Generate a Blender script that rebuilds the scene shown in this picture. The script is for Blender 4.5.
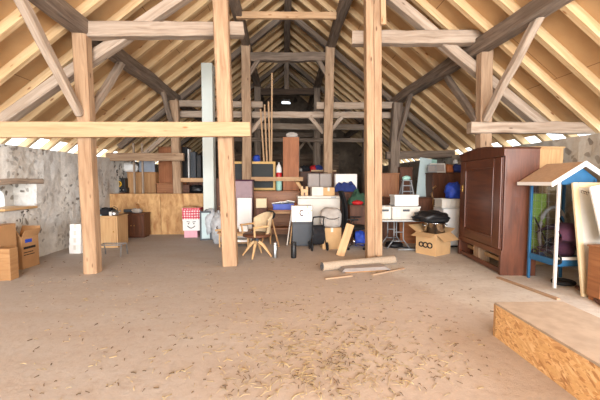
import bpy, bmesh, math, random
from math import sin, cos, tan, atan, pi, radians as R
from mathutils import Vector, Matrix, noise

for o in list(bpy.data.objects):
    bpy.data.objects.remove(o)
scene = bpy.context.scene
COL = scene.collection

# ------------------------------------------------------------------ camera
FPX, EYE = 330.0, 1.5
YAW, PITCH = atan(16 / FPX), atan(19 / FPX)
cd = bpy.data.cameras.new('camera')
cd.sensor_fit = 'HORIZONTAL'
cd.sensor_width = 36
cd.lens = FPX / 600 * 36
cd.clip_end = 200
cam = bpy.data.objects.new('camera', cd)
COL.objects.link(cam)
cam.location = (0, 0, EYE)
cam.rotation_euler = (pi / 2 - PITCH, 0, -YAW)
scene.camera = cam

# ------------------------------------------------------------------ sky, added area lights, exposure
w = bpy.data.worlds.new('sky')
scene.world = w
w.use_nodes = True
bg = w.node_tree.nodes['Background']
bg.inputs[0].default_value = (0.86, 0.94, 1.0, 1)
bg.inputs[1].default_value = 3.0

def area(name, loc, rot, sx, sy, power, col=(1, 1, 1)):
    l = bpy.data.lights.new(name, 'AREA')
    l.shape = 'RECTANGLE'
    l.size, l.size_y, l.energy, l.color = sx, sy, power, col
    o = bpy.data.objects.new(name, l)
    o.location, o.rotation_euler = loc, rot
    COL.objects.link(o)
    return o

area('rear_fill_light', (0, -8.6, 2.3), (R(94), 0, 0), 9.0, 4.4, 2600, (0.96, 0.98, 1.0))  # added area light at the unseen rear end, brightens the whole interior
area('side_fill_light', (4.75, 1.2, 1.5), (R(90), 0, R(90)), 2.8, 2.4, 200, (1.0, 0.98, 0.96))  # added area light in the unseen right-wall gap, lights from the right

vs = scene.view_settings
vs.view_transform = 'Standard'
vs.look = 'None'
vs.gamma = 1
vs.use_curve_mapping = False
vs.exposure = 0.30

# ------------------------------------------------------------------ pixel -> place
FWD = Vector((sin(YAW) * cos(PITCH), cos(YAW) * cos(PITCH), -sin(PITCH)))
RGT = Vector((cos(YAW), -sin(YAW), 0))
UPV = RGT.cross(FWD)
EYEV = Vector((0, 0, EYE))

def ray(px, py):
    return FWD + RGT * ((px - 300) / FPX) + UPV * ((200 - py) / FPX)
def at(px, py, Y):
    r = ray(px, py)
    return EYEV + r * (Y / r.y)
def fl(px, py, z=0.0):
    r = ray(px, py)
    return EYEV + r * ((z - EYE) / r.z)

class S:
    """measure a thing: its left, right, bottom, top edge in the photograph, standing at depth Y (or on the floor)"""
    def __init__(s, x0, x1, yb, yt, Y=None, z0=None):
        xc = (x0 + x1) / 2
        if Y is None:
            Y = fl(xc, yb).y
            z0 = 0.0
        a, b = at(x0, (yb + yt) / 2, Y), at(x1, (yb + yt) / 2, Y)
        s.Y, s.x, s.w = Y, (a.x + b.x) / 2, b.x - a.x
        s.z0 = at(xc, yb, Y).z if z0 is None else z0
        s.h = at(xc, yt, Y).z - s.z0
        s.top = s.z0 + s.h

# ------------------------------------------------------------------ materials
def lin(c):
    return tuple(((v / 255) / 12.92 if v / 255 <= .04045 else ((v / 255 + .055) / 1.055) ** 2.4) for v in c) + (1,)

def nm(name):
    m = bpy.data.materials.new(name)
    m.use_nodes = True
    nt = m.node_tree
    b = nt.nodes['Principled BSDF']
    return m, nt, b
def N(nt, typ, **kw):
    n = nt.nodes.new(typ)
    for k, v in kw.items():
        setattr(n, k, v)
    return n
def ramp(nt, fac, stops):
    n = nt.nodes.new('ShaderNodeValToRGB')
    cr = n.color_ramp
    while len(cr.elements) < len(stops):
        cr.elements.new(0.5)
    for e, (p, c) in zip(cr.elements, stops):
        e.position, e.color = p, c
    nt.links.new(fac, n.inputs[0])
    return n.outputs[0]
def noise_tex(nt, vec, scale, detail=4, rough=.55, dist=0):
    n = nt.nodes.new('ShaderNodeTexNoise')
    n.inputs['Scale'].default_value = scale
    n.inputs['Detail'].default_value = detail
    n.inputs['Roughness'].default_value = rough
    n.inputs['Distortion'].default_value = dist
    if vec: nt.links.new(vec, n.inputs['Vector'])
    return n.outputs['Fac']
def mapping(nt, src, scale=(1, 1, 1), rot=(0, 0, 0), loc=(0, 0, 0)):
    m = nt.nodes.new('ShaderNodeMapping')
    m.inputs['Scale'].default_value = scale
    m.inputs['Rotation'].default_value = rot
    m.inputs['Location'].default_value = loc
    nt.links.new(src, m.inputs['Vector'])
    return m.outputs[0]
def mix(nt, fac, a, b, mode='MIX'):
    n = nt.nodes.new('ShaderNodeMix')
    n.data_type = 'RGBA'
    n.blend_type = mode
    for i, v in ((0, fac), (6, a), (7, b)):
        if hasattr(v, 'is_output'):
            nt.links.new(v, n.inputs[i])
        else:
            n.inputs[i].default_value = v
    return n.outputs[2]
def bump(nt, b, h, strength, dist=.02):
    n = nt.nodes.new('ShaderNodeBump')
    n.inputs['Strength'].default_value = strength
    n.inputs['Distance'].default_value = dist
    nt.links.new(h, n.inputs['Height'])
    nt.links.new(n.outputs[0], b.inputs['Normal'])

def wood(name, c1, c2, knot=None, rough=.75, along=1.6, across=28, vary=.25, spec=.3, bstr=.25):
    m, nt, b = nm(name)
    uv = nt.nodes.new('ShaderNodeTexCoord').outputs['UV']
    oi = nt.nodes.new('ShaderNodeObjectInfo').outputs['Random']
    g = noise_tex(nt, mapping(nt, uv, (along, across, 1)), 1.0, 5, .6, .6)
    c = ramp(nt, g, [(.32, lin(c2)), (.62, lin(c1))])
    big = noise_tex(nt, mapping(nt, uv, (.7, 2.2, 1)), 1.3, 3)
    c = mix(nt, ramp(nt, big, [(.35, (0, 0, 0, 1)), (.75, (.55, .55, .55, 1))]), c, lin(c2))
    if knot:
        v = nt.nodes.new('ShaderNodeTexVoronoi')
        v.inputs['Scale'].default_value = 1.0
        nt.links.new(mapping(nt, uv, (2.4, 7, 1)), v.inputs['Vector'])
        c = mix(nt, ramp(nt, v.outputs['Distance'], [(.06, (1, 1, 1, 1)), (.14, (0, 0, 0, 1))]), c, lin(knot))
    if vary:
        c = mix(nt, 1.0, c, ramp(nt, oi, [(0, (1 - vary,) * 3 + (1,)), (1, (1, 1, 1, 1))]), 'MULTIPLY')
    nt.links.new(c, b.inputs['Base Color'])
    b.inputs['Roughness'].default_value = rough
    b.inputs['Specular IOR Level'].default_value = spec
    bump(nt, b, g, bstr, .01)
    return m

def plain(name, c, rough=.6, metal=0.0, var=.12, scale=9, bmp=0.0, spec=.4, alpha=None, coat=0):
    m, nt, b = nm(name)
    oc = nt.nodes.new('ShaderNodeTexCoord').outputs['Object']
    n = noise_tex(nt, oc, scale, 4)
    cc = lin(c)
    d = tuple(v * (1 - var) for v in cc[:3]) + (1,)
    nt.links.new(ramp(nt, n, [(.35, d), (.65, cc)]), b.inputs['Base Color'])
    b.inputs['Roughness'].default_value = rough
    b.inputs['Metallic'].default_value = metal
    b.inputs['Specular IOR Level'].default_value = spec
    b.inputs['Coat Weight'].default_value = coat
    if bmp: bump(nt, b, noise_tex(nt, oc, scale * 3, 5), bmp, .02)
    return m

def glass(name, tint=(235, 242, 245), a=.16):
    m, nt, b = nm(name)
    t = nt.nodes.new('ShaderNodeBsdfTransparent')
    t.inputs[0].default_value = lin(tint)
    gl = nt.nodes.new('ShaderNodeBsdfGlossy')
    gl.inputs['Roughness'].default_value = .04
    mx = nt.nodes.new('ShaderNodeMixShader')
    mx.inputs[0].default_value = .07
    nt.links.new(t.outputs[0], mx.inputs[1])
    nt.links.new(gl.outputs[0], mx.inputs[2])
    nt.links.new(mx.outputs[0], nt.nodes['Material Output'].inputs[0])
    return m

def osb(name, tone=1.0):
    m, nt, b = nm(name)
    uv = nt.nodes.new('ShaderNodeTexCoord').outputs['UV']
    cols = []
    for k, (rz, sc) in enumerate(((.5, (15, 62, 1)), (-.55, (17, 56, 1)), (.05, (13, 70, 1)))):
        v = nt.nodes.new('ShaderNodeTexVoronoi')
        v.inputs['Scale'].default_value = 1
        mp = nt.nodes.new('ShaderNodeMapping')
        mp.vector_type = 'POINT'
        mp.inputs['Rotation'].default_value = (0, 0, rz)
        nt.links.new(uv, mp.inputs['Vector'])
        nt.links.new(mapping(nt, mp.outputs[0], sc, loc=(k * 3.1, k, 0)), v.inputs['Vector'])
        sep = nt.nodes.new('ShaderNodeSeparateColor')
        nt.links.new(v.outputs['Color'], sep.inputs[0])
        cols.append(sep)
    t = lambda c: lin(tuple(min(255, x * tone) for x in c))
    c = ramp(nt, cols[0].outputs[0], [(0, t((172, 124, 78))), (.35, t((205, 158, 104))), (.7, t((226, 184, 130))), (1, t((196, 142, 84)))])
    c2 = ramp(nt, cols[1].outputs[0], [(0, t((228, 192, 140))), (.6, t((205, 158, 102))), (1, t((164, 114, 70)))])
    c = mix(nt, ramp(nt, cols[1].outputs[1], [(.45, (0, 0, 0, 1)), (.5, (1, 1, 1, 1))]), c, c2)
    c = mix(nt, ramp(nt, cols[2].outputs[1], [(.7, (0, 0, 0, 1)), (.72, (1, 1, 1, 1))]), c, t((212, 168, 112)))
    nt.links.new(c, b.inputs['Base Color'])
    b.inputs['Roughness'].default_value = .65
    bump(nt, b, cols[0].outputs[2], .25, .004)
    return m

def stone(name, plaster, plaster2, stonec, dark, hole_lo, hole_hi, scale=3.2):
    m, nt, b = nm(name)
    oc = nt.nodes.new('ShaderNodeTexCoord').outputs['Object']
    warp = nt.nodes.new('ShaderNodeVectorMath'); warp.operation = 'ADD'
    nz = nt.nodes.new('ShaderNodeTexNoise'); nz.inputs['Scale'].default_value = 3
    sc = nt.nodes.new('ShaderNodeVectorMath'); sc.operation = 'SCALE'; sc.inputs['Scale'].default_value = .35
    nt.links.new(oc, nz.inputs['Vector']); nt.links.new(nz.outputs['Color'], sc.inputs[0])
    nt.links.new(oc, warp.inputs[0]); nt.links.new(sc.outputs[0], warp.inputs[1])
    v = nt.nodes.new('ShaderNodeTexVoronoi'); v.inputs['Scale'].default_value = scale * 1.6
    nt.links.new(warp.outputs[0], v.inputs['Vector'])
    sep = nt.nodes.new('ShaderNodeSeparateColor'); nt.links.new(v.outputs['Color'], sep.inputs[0])
    n1 = noise_tex(nt, oc, 1.1, 6, .65)
    n2 = noise_tex(nt, oc, 9, 6, .7)
    pl = mix(nt, ramp(nt, n1, [(.38, (0, 0, 0, 1)), (.62, (1, 1, 1, 1))]), lin(plaster), lin(plaster2))
    pl = mix(nt, ramp(nt, n2, [(.35, (.75, .75, .75, 1)), (.6, (1, 1, 1, 1))]), lin(stonec), pl)
    st = mix(nt, sep.outputs[0], lin(stonec), lin(dark))
    # exposed stones: random cells, near the cell centre, where plaster has dropped off
    a = ramp(nt, v.outputs['Distance'], [(.36, (1, 1, 1, 1)), (.46, (0, 0, 0, 1))])
    bsel = ramp(nt, sep.outputs[1], [(hole_lo, (0, 0, 0, 1)), (hole_hi, (1, 1, 1, 1))])
    zone = ramp(nt, noise_tex(nt, oc, .8, 3), [(.42, (0, 0, 0, 1)), (.56, (1, 1, 1, 1))])
    msk = mix(nt, 1.0, mix(nt, 1.0, a, bsel, 'MULTIPLY'), zone, 'MULTIPLY')
    c = mix(nt, msk, pl, st)
    nt.links.new(c, b.inputs['Base Color'])
    b.inputs['Roughness'].default_value = .95
    b.inputs['Specular IOR Level'].default_value = .1
    h = mix(nt, .35, n2, v.outputs['Distance'])
    bump(nt, b, h, .45, .04)
    return m

M = {}
M['rafter'] = wood('rafter_pine', (224, 196, 154), (200, 164, 118), knot=(150, 100, 60), vary=.12, across=20)
M['newbeam'] = wood('new_beam_pine', (196, 162, 126), (172, 136, 101), knot=(150, 104, 66), vary=.0, across=18)
M['post'] = wood('post_oak', (190, 158, 126), (152, 120, 92), knot=(110, 82, 60), vary=.12, across=16, rough=.85)
M['grey'] = wood('weathered_beam', (186, 168, 150), (146, 126, 108), knot=(96, 78, 64), vary=.15, across=18, rough=.9)
M['tan'] = wood('worn_oak', (186, 158, 130), (144, 116, 92), knot=(98, 76, 60), vary=.1, across=16, rough=.88)
M['bluegrey'] = plain('blue_grey_case', (158, 168, 182), .6)
M['dark'] = wood('old_dark_beam', (146, 128, 112), (96, 82, 71), vary=.2, across=16, rough=.9)
M['vdark'] = wood('sooty_beam', (96, 78, 64), (54, 44, 38), vary=.2, across=16, rough=.95)
M['osb'] = osb('osb_board')
M['osb_soft'] = wood('stained_chipboard', (212, 172, 120), (158, 112, 70), knot=None, vary=.06, across=7, along=3, rough=.7, bstr=.05)
M['dustyboard'] = plain('dusty_board', (170, 152, 134), .85, var=.18, scale=10)
M['mahog'] = wood('mahogany', (112, 67, 47), (78, 45, 33), vary=0, rough=.35, across=14, spec=.5, bstr=.05)
M['walnut'] = wood('walnut', (112, 70, 48), (76, 46, 32), vary=.2, rough=.5, across=16, bstr=.08)
M['teak'] = wood('teak_veneer', (164, 112, 74), (134, 86, 56), vary=.1, rough=.45, across=20, bstr=.05)
M['lightwood'] = wood('beech', (214, 178, 132), (190, 148, 102), vary=.12, rough=.5, across=18, bstr=.05)
M['midwood'] = wood('varnished_pine', (190, 148, 102), (160, 116, 76), vary=.15, rough=.5, across=18, bstr=.08)
M['yellowwood'] = wood('yellow_frame', (222, 184, 112), (200, 156, 86), vary=0, rough=.5, across=14, bstr=.03)
M['card'] = plain('cardboard', (184, 140, 96), .85, var=.15, scale=4)
M['card_in'] = plain('cardboard_inside', (206, 162, 112), .9, var=.1, scale=4)
M['cardlight'] = plain('pale_cardboard', (200, 162, 116), .85, var=.12, scale=4)
M['white'] = plain('white_paint', (232, 230, 226), .5, var=.06, scale=3)
M['offwhite'] = plain('off_white', (214, 208, 198), .6, var=.1, scale=4)
M['greywhite'] = plain('grey_fabric', (176, 168, 160), .95, var=.2, scale=9, bmp=.3)
M['black'] = plain('black_plastic', (24, 24, 26), .45, var=.3)
M['blackfab'] = plain('black_fabric', (32, 32, 36), .9, var=.3, bmp=.2)
M['charcoal'] = plain('charcoal_board', (72, 76, 82), .6, var=.1)
M['slate'] = plain('blackboard', (38, 42, 42), .6, var=.2, scale=5)
M['steel'] = plain('galvanised_steel', (176, 180, 182), .35, 1.0, var=.15)
M['chrome'] = plain('chrome', (205, 205, 208), .2, 1.0, var=.05)
M['greymetal'] = plain('grey_metal', (150, 152, 154), .5, .4, var=.1)
M['blue'] = plain('blue_plastic', (38, 66, 168), .45, var=.15)
M['bluebag'] = plain('blue_sack', (44, 78, 190), .6, var=.3, scale=14)
M['navy'] = plain('navy_cloth', (46, 60, 120), .95, var=.35, scale=10, bmp=.3)
M['green'] = plain('green_cloth', (52, 84, 66), .95, var=.35, scale=10, bmp=.3)
M['mint'] = plain('mint_paint', (168, 214, 200), .6, var=.15, scale=3)
M['paleblue'] = plain('pale_blue_paint', (194, 214, 216), .6, var=.12, scale=3)
M['red'] = plain('red_paint', (186, 34, 40), .4, var=.1)
M['pink'] = plain('pink_card', (226, 168, 180), .7, var=.1)
M['lilac'] = plain('lilac_cabinet', (158, 134, 140), .6, var=.12)
M['cream'] = plain('cream_paint', (226, 206, 168), .55, var=.08)
M['teal'] = plain('blue_painted_wood', (44, 100, 142), .5, var=.15)
M['roofing'] = plain('felt_roofing', (190, 160, 130), .9, var=.12, scale=20, bmp=.1)
M['purple'] = plain('aubergine_fabric', (74, 40, 58), .9, var=.25, scale=8, bmp=.15)
M['lime'] = plain('lime_panel', (196, 210, 80), .7, var=.12)
M['rubber'] = plain('rubber', (30, 30, 32), .8, var=.2)
M['carpet'] = plain('carpet_back', (172, 154, 134), .98, var=.2, scale=40, bmp=.4)
M['poly'] = plain('clear_wrap', (186, 190, 194), .25, var=.3, scale=12, bmp=.5, spec=.6)
M['paper'] = plain('paper', (238, 234, 226), .8, var=.05)
M['beige'] = plain('beige_upholstery', (206, 182, 146), .95, var=.15, scale=14, bmp=.2)
M['leather'] = plain('tan_leather', (176, 100, 52), .5, var=.2)
M['brass'] = plain('brass', (196, 156, 84), .35, 1.0)
M['palegreen'] = plain('pale_green_grey_paint', (206, 214, 208), .6, var=.06, scale=3)
M['lead'] = plain('grey_suitcase', (158, 148, 142), .7, var=.12, scale=6)
M['ink'] = plain('black_ink', (28, 26, 26), .7, var=.1)
M['glass'] = glass('clear_glass')
M['yellow'] = plain('yellow_plastic', (220, 170, 40), .5)
M['brownpanel'] = wood('brown_panel', (168, 108, 70), (138, 84, 52), vary=.05, rough=.6, across=12, bstr=.03)
M['straw'] = plain('straw', (190, 168, 126), .8, var=.35, scale=3)
M['twig'] = plain('dry_stalks', (110, 88, 62), .85, var=.4, scale=3)

# ------------------------------------------------------------------ mesh building
RND = random.Random(7)

class MB:
    def __init__(s):
        s.v, s.f, s.uv, s.mi, s.sm, s.cur = [], [], [], [], [], 0
    def mat(s, i):
        s.cur = i; return s
    def face(s, idx, uv, smooth=False):
        s.f.append(idx); s.uv.append(uv); s.mi.append(s.cur); s.sm.append(smooth)
    def box(s, c, d, rot=None, grain=None, taper=1.0):
        c = Vector(c)
        rot = rot or Matrix.Identity(3)
        g = grain if grain is not None else max(range(3), key=lambda k: d[k])
        off = (RND.random() * 9, RND.random() * 9)
        i0 = len(s.v)
        loc = []
        for z in (-1, 1):
            for y in (-1, 1):
                for x in (-1, 1):
                    t = taper if z > 0 else 1
                    p = Vector((x * d[0] / 2 * t, y * d[1] / 2 * t, z * d[2] / 2))
                    loc.append(p)
                    s.v.append(c + rot @ p)
        for q, n in (((0, 2, 3, 1), 2), ((4, 5, 7, 6), 2), ((0, 1, 5, 4), 1), ((2, 6, 7, 3), 1), ((0, 4, 6, 2), 0), ((1, 3, 7, 5), 0)):
            ax = [k for k in range(3) if k != n]
            u, v = (g, [k for k in ax if k != g][0]) if g != n else (ax[0], ax[1])
            s.face([i0 + k for k in q], [(loc[k][u] + off[0], loc[k][v] + off[1]) for k in q])
        return s
    def bx(s, x0, x1, y0, y1, z0, z1, grain=None):
        return s.box(((x0 + x1) / 2, (y0 + y1) / 2, (z0 + z1) / 2), (x1 - x0, y1 - y0, z1 - z0), None, grain)
    def beam(s, p0, p1, w, h, up=(0, 0, 1), seg=1, jit=0.0, cham=0.0, w1=None, h1=None):
        p0, p1, up = Vector(p0), Vector(p1), Vector(up)
        d = (p1 - p0); L = d.length; d.normalize()
        if abs(d.dot(up)) > .98: up = Vector((0, 1, 0))
        side = d.cross(up).normalized(); u2 = side.cross(d).normalized()
        w1 = w if w1 is None else w1; h1 = h if h1 is None else h1
        rings = []
        off = RND.random() * 9
        for k in range(seg + 1):
            t = k / seg
            a, b = (w + (w1 - w) * t) / 2, (h + (h1 - h) * t) / 2
            c = cham
            if c > 0:
                prof = [(-a + c, -b), (a - c, -b), (a, -b + c), (a, b - c), (a - c, b), (-a + c, b), (-a, b - c), (-a, -b + c)]
            else:
                prof = [(-a, -b), (a, -b), (a, b), (-a, b)]
            o = p0 + d * (L * t)
            js, ju = (RND.uniform(-jit, jit), RND.uniform(-jit, jit)) if 0 < k < seg else (0, 0)
            ring = []
            for (x, y) in prof:
                ring.append(len(s.v))
                s.v.append(o + side * (x + js + RND.uniform(-jit, jit) * .5) + u2 * (y + ju + RND.uniform(-jit, jit) * .5))
            rings.append((ring, prof, t))
        n = len(rings[0][0])
        per = [0]
        pr = rings[0][1]
        for i in range(n):
            q, r_ = pr[i], pr[(i + 1) % n]
            per.append(per[-1] + math.hypot(q[0] - r_[0], q[1] - r_[1]))
        for (ra, _, ta), (rb, _, tb) in zip(rings, rings[1:]):
            for i in range(n):
                j = (i + 1) % n
                s.face([ra[i], ra[j], rb[j], rb[i]], [(ta * L + off, per[i] + off), (ta * L + off, per[i + 1] + off), (tb * L + off, per[i + 1] + off), (tb * L + off, per[i] + off)])
        for ring, prof, rev in ((rings[0][0], rings[0][1], True), (rings[-1][0], rings[-1][1], False)):
            ii = list(range(n))
            if rev: ii.reverse()
            s.face([ring[i] for i in ii], [(prof[i][0] * .3 + off, prof[i][1] + off) for i in ii])
        return s
    def tube(s, pts, r, n=8, r1=None, closed=False):
        pts = [Vector(p) for p in pts]
        m = len(pts)
        rings = []
        ref = Vector((0, 0, 1))
        L = 0
        for k, p in enumerate(pts):
            if closed: t = pts[(k + 1) % m] - pts[k - 1]
            else: t = pts[min(k + 1, m - 1)] - pts[max(k - 1, 0)]
            t.normalize()
            rr = ref if abs(t.dot(ref)) < .95 else Vector((1, 0, 0))
            a = t.cross(rr).normalized(); b = t.cross(a).normalized()
            if k: L += (p - pts[k - 1]).length
            rad = r if r1 is None else r + (r1 - r) * k / (m - 1)
            ring = []
            for i in range(n):
                th = 2 * pi * i / n
                ring.append(len(s.v)); s.v.append(p + a * rad * cos(th) + b * rad * sin(th))
            rings.append((ring, L))
        prs = list(zip(rings, rings[1:])) + ([(rings[-1], rings[0])] if closed else [])
        for (ra, la), (rb, lb) in prs:
            for i in range(n):
                j = (i + 1) % n
                s.face([ra[i], rb[i], rb[j], ra[j]], [(la, i * .02), (lb, i * .02), (lb, (i + 1) * .02), (la, (i + 1) * .02)], True)
        if not closed:
            s.face(list(rings[0][0]), [(0, 0)] * n)
            s.face(list(reversed(rings[-1][0])), [(0, 0)] * n)
        return s
    def lathe(s, prof, c=(0, 0, 0), n=20, rot=None, smooth=True):
        c = Vector(c); rot = rot or Matrix.Identity(3)
        rings = []
        for (r, z) in prof:
            if r < 1e-5:
                rings.append([len(s.v)] * n); s.v.append(c + rot @ Vector((0, 0, z)))
            else:
                ring = []
                for i in range(n):
                    th = 2 * pi * i / n
                    ring.append(len(s.v)); s.v.append(c + rot @ Vector((r * cos(th), r * sin(th), z)))
                rings.append(ring)
        for k in range(len(rings) - 1):
            ra, rb = rings[k], rings[k + 1]
            for i in range(n):
                j = (i + 1) % n
                q = []
                for x in (ra[i], ra[j], rb[j], rb[i]):
                    if x not in q: q.append(x)
                if len(q) >= 3: s.face(q, [(k * .05, i * .05)] * len(q), smooth)
        for k, rev in ((0, True), (-1, False)):
            if prof[k][0] > 1e-5:
                ring = list(rings[k])
                if rev: ring.reverse()
                s.face(ring, [(0, 0)] * n)
        return s
    def blob(s, c, r, amp=.12, freq=2.2, seed=0, nu=22, nv=13, flat=.0, rot=None, pw=1.0):
        """soft sack: a sphere pushed about by noise, its underside flattened at -flat*rz"""
        c = Vector(c); rot = rot or Matrix.Identity(3)
        ids = []
        for j in range(nv + 1):
            ph = -pi / 2 + pi * j / nv
            row = []
            for i in range(nu):
                if j in (0, nv) and i: row.append(row[0]); continue
                th = 2 * pi * i / nu
                sg = lambda x: math.copysign(abs(x) ** pw, x)
                d = Vector((sg(cos(th)) * abs(cos(ph)) ** pw, sg(sin(th)) * abs(cos(ph)) ** pw, sg(sin(ph))))
                k = 1 + amp * noise.noise(d * freq + Vector((seed * 3.7, seed, 0))) * 1.6 + amp * .6 * noise.noise(d * freq * 3 + Vector((0, seed, 5)))
                p = Vector((d.x * r[0], d.y * r[1], d.z * r[2])) * k
                if flat: p.z = max(p.z, -r[2] * flat)
                row.append(len(s.v)); s.v.append(c + rot @ p)
            ids.append(row)
        for j in range(nv):
            for i in range(nu):
                k = (i + 1) % nu
                q = []
                for x in (ids[j][i], ids[j][k], ids[j + 1][k], ids[j + 1][i]):
                    if x not in q: q.append(x)
                if len(q) > 2: s.face(q, [(0, 0)] * len(q), True)
        return s
    def prism(s, poly, y0, y1, rot=None, c=(0, 0, 0), smooth=False):
        """polygon in x-z, extruded along y"""
        c = Vector(c); rot = rot or Matrix.Identity(3)
        n = len(poly); i0 = len(s.v)
        off = RND.random() * 9
        for y in (y0, y1):
            for (x, z) in poly: s.v.append(c + rot @ Vector((x, y, z)))
        s.face([i0 + i for i in range(n)], [(p[1] + off, p[0] + off) for p in poly])
        s.face([i0 + n + i for i in reversed(range(n))], [(poly[i][1] + off, poly[i][0] + off) for i in reversed(range(n))])
        L = 0
        for i in range(n):
            j = (i + 1) % n
            dl = math.hypot(poly[i][0] - poly[j][0], poly[i][1] - poly[j][1])
            s.face([i0 + j, i0 + i, i0 + n + i, i0 + n + j], [(L + dl, y0 + off), (L, y0 + off), (L, y1 + off), (L + dl, y1 + off)], smooth)
            L += dl
        return s
    def grid(s, fn, nu, nv, thick=0.0, smooth=True):
        """sheet fn(u,v)->point, with a second face `thick` under it"""
        def sheet(dz, flip):
            i0 = len(s.v)
            for j in range(nv + 1):
                for i in range(nu + 1):
                    s.v.append(Vector(fn(i / nu, j / nv)) + dz)
            for j in range(nv):
                for i in range(nu):
                    q = [i0 + j * (nu + 1) + i, i0 + j * (nu + 1) + i + 1, i0 + (j + 1) * (nu + 1) + i + 1, i0 + (j + 1) * (nu + 1) + i]
                    if flip: q.reverse()
                    s.face(q, [tuple(s.v[k][:2]) for k in q], smooth)
            return i0
        a = sheet(Vector((0, 0, 0)), False)
        if thick:
            b = sheet(Vector((0, 0, -thick)), True)
            edge = [i for i in range(nu + 1)] + [j * (nu + 1) + nu for j in range(1, nu and nv + 1)] + [nv * (nu + 1) + i for i in range(nu - 1, -1, -1)] + [j * (nu + 1) for j in range(nv - 1, 0, -1)]
            for k in range(len(edge)):
                e, g = edge[k], edge[(k + 1) % len(edge)]
                s.face([a + g, a + e, b + e, b + g], [(0, 0)] * 4, smooth)
        return s
    def build(s, name, mats, parent=None, bevel=0.0, loc=None, subsurf=0):
        if not isinstance(mats, (list, tuple)): mats = [mats]
        if parent is None and loc is None:
            xs = [p.x for p in s.v]; ys = [p.y for p in s.v]; zs = [p.z for p in s.v]
            loc = Vector(((min(xs) + max(xs)) / 2, (min(ys) + max(ys)) / 2, min(zs)))
            vv = [p - loc for p in s.v]
        else:
            vv = s.v
        me = bpy.data.meshes.new(name)
        me.from_pydata([tuple(p) for p in vv], [], s.f)
        ul = me.uv_layers.new(name='UVMap')
        k = 0
        flat = [c for face in s.uv for c in face]
        for i, c in enumerate(flat): ul.data[i].uv = c
        for i, p in enumerate(me.polygons):
            p.material_index = s.mi[i]; p.use_smooth = s.sm[i]
        for m in mats: me.materials.append(M[m] if isinstance(m, str) else m)
        me.validate(); me.update()
        o = bpy.data.objects.new(name, me)
        COL.objects.link(o)
        if parent: o.parent = parent
        if loc is not None: o.location = loc
        if bevel:
            b = o.modifiers.new('bevel', 'BEVEL')
            b.width = bevel; b.segments = 2; b.limit_method = 'ANGLE'; b.angle_limit = R(40)
        if subsurf:
            b = o.modifiers.new('sub', 'SUBSURF'); b.levels = b.render_levels = subsurf
        return o

def tag(o, label=None, cat=None, group=None, kind=None):
    if label: o['label'] = label
    if cat: o['category'] = cat
    if group: o['group'] = group
    if kind: o['kind'] = kind
    return o
def thing(name, label, cat, loc, rz=0.0, group=None, rot=None):
    o = bpy.data.objects.new(name, None)
    o.empty_display_size = .1
    COL.objects.link(o)
    o.location = loc
    o.rotation_euler = rot if rot else (0, 0, rz)
    return tag(o, label, cat, group)
def Rz(a): return Matrix.Rotation(a, 3, 'Z')
def Rx(a): return Matrix.Rotation(a, 3, 'X')
def Ry(a): return Matrix.Rotation(a, 3, 'Y')
def base(s, d, name, label, cat, rz=0.0, group=None):
    return thing(name, label, cat, (s.x, s.Y + d / 2, s.z0), rz, group)

# ================================================================== THE SHELL
RX, RZ, SL = 0.12, 6.65, 0.80            # ridge x, ridge height (rafter underside), slope
YN, YF = -8.8, 18.5
def zr(x): return RZ - SL * abs(x - RX)
CS = math.sqrt(1 + SL * SL)

def floor_mat():
    m, nt, b = nm('dusty_floor')
    oc = nt.nodes.new('ShaderNodeTexCoord').outputs['Object']
    n1 = noise_tex(nt, oc, .45, 5, .6, .4)
    n2 = noise_tex(nt, mapping(nt, oc, (.8, 2.2, 1)), 1.0, 6, .7)
    n3 = noise_tex(nt, oc, 14, 6, .75)
    sx = nt.nodes.new('ShaderNodeSeparateXYZ'); nt.links.new(oc, sx.inputs[0])
    def mr(src, a, bb):
        r = nt.nodes.new('ShaderNodeMapRange'); r.interpolation_type = 'SMOOTHSTEP'
        r.inputs[1].default_value, r.inputs[2].default_value = a, bb
        nt.links.new(src, r.inputs[0]); return r.outputs[0]
    # screed greyer to the left, earth-stained in the middle, light from the right painted as a paler strip
    wob = nt.nodes.new('ShaderNodeMath'); wob.operation = 'MULTIPLY_ADD'
    nt.links.new(n1, wob.inputs[0]); wob.inputs[1].default_value = 2.2; nt.links.new(sx.outputs[0], wob.inputs[2])
    c = mix(nt, mr(wob.outputs[0], -.6, 1.9), lin((180, 176, 173)), lin((186, 173, 162)))
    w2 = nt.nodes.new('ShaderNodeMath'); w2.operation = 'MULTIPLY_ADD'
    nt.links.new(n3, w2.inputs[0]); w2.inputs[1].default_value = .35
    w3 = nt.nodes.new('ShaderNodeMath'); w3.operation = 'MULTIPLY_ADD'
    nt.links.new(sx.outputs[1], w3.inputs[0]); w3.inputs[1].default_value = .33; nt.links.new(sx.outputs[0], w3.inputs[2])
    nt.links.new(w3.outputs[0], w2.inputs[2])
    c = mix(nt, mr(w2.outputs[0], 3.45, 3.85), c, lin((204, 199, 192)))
    c = mix(nt, ramp(nt, n2, [(.38, (.4, .4, .4, 1)), (.6, (0, 0, 0, 1))]), c, lin((168, 152, 140)))
    c = mix(nt, ramp(nt, n3, [(.3, (.5, .5, .5, 1)), (.5, (0, 0, 0, 1))]), c, lin((156, 142, 132)))
    c = mix(nt, ramp(nt, n3, [(.6, (0, 0, 0, 1)), (.8, (.45, .45, .45, 1))]), c, lin((222, 208, 192)))
    nt.links.new(c, b.inputs['Base Color'])
    b.inputs['Roughness'].default_value = .9
    b.inputs['Specular IOR Level'].default_value = .15
    bump(nt, b, n3, .35, .02)
    return m
M['floor'] = floor_mat()

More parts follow.
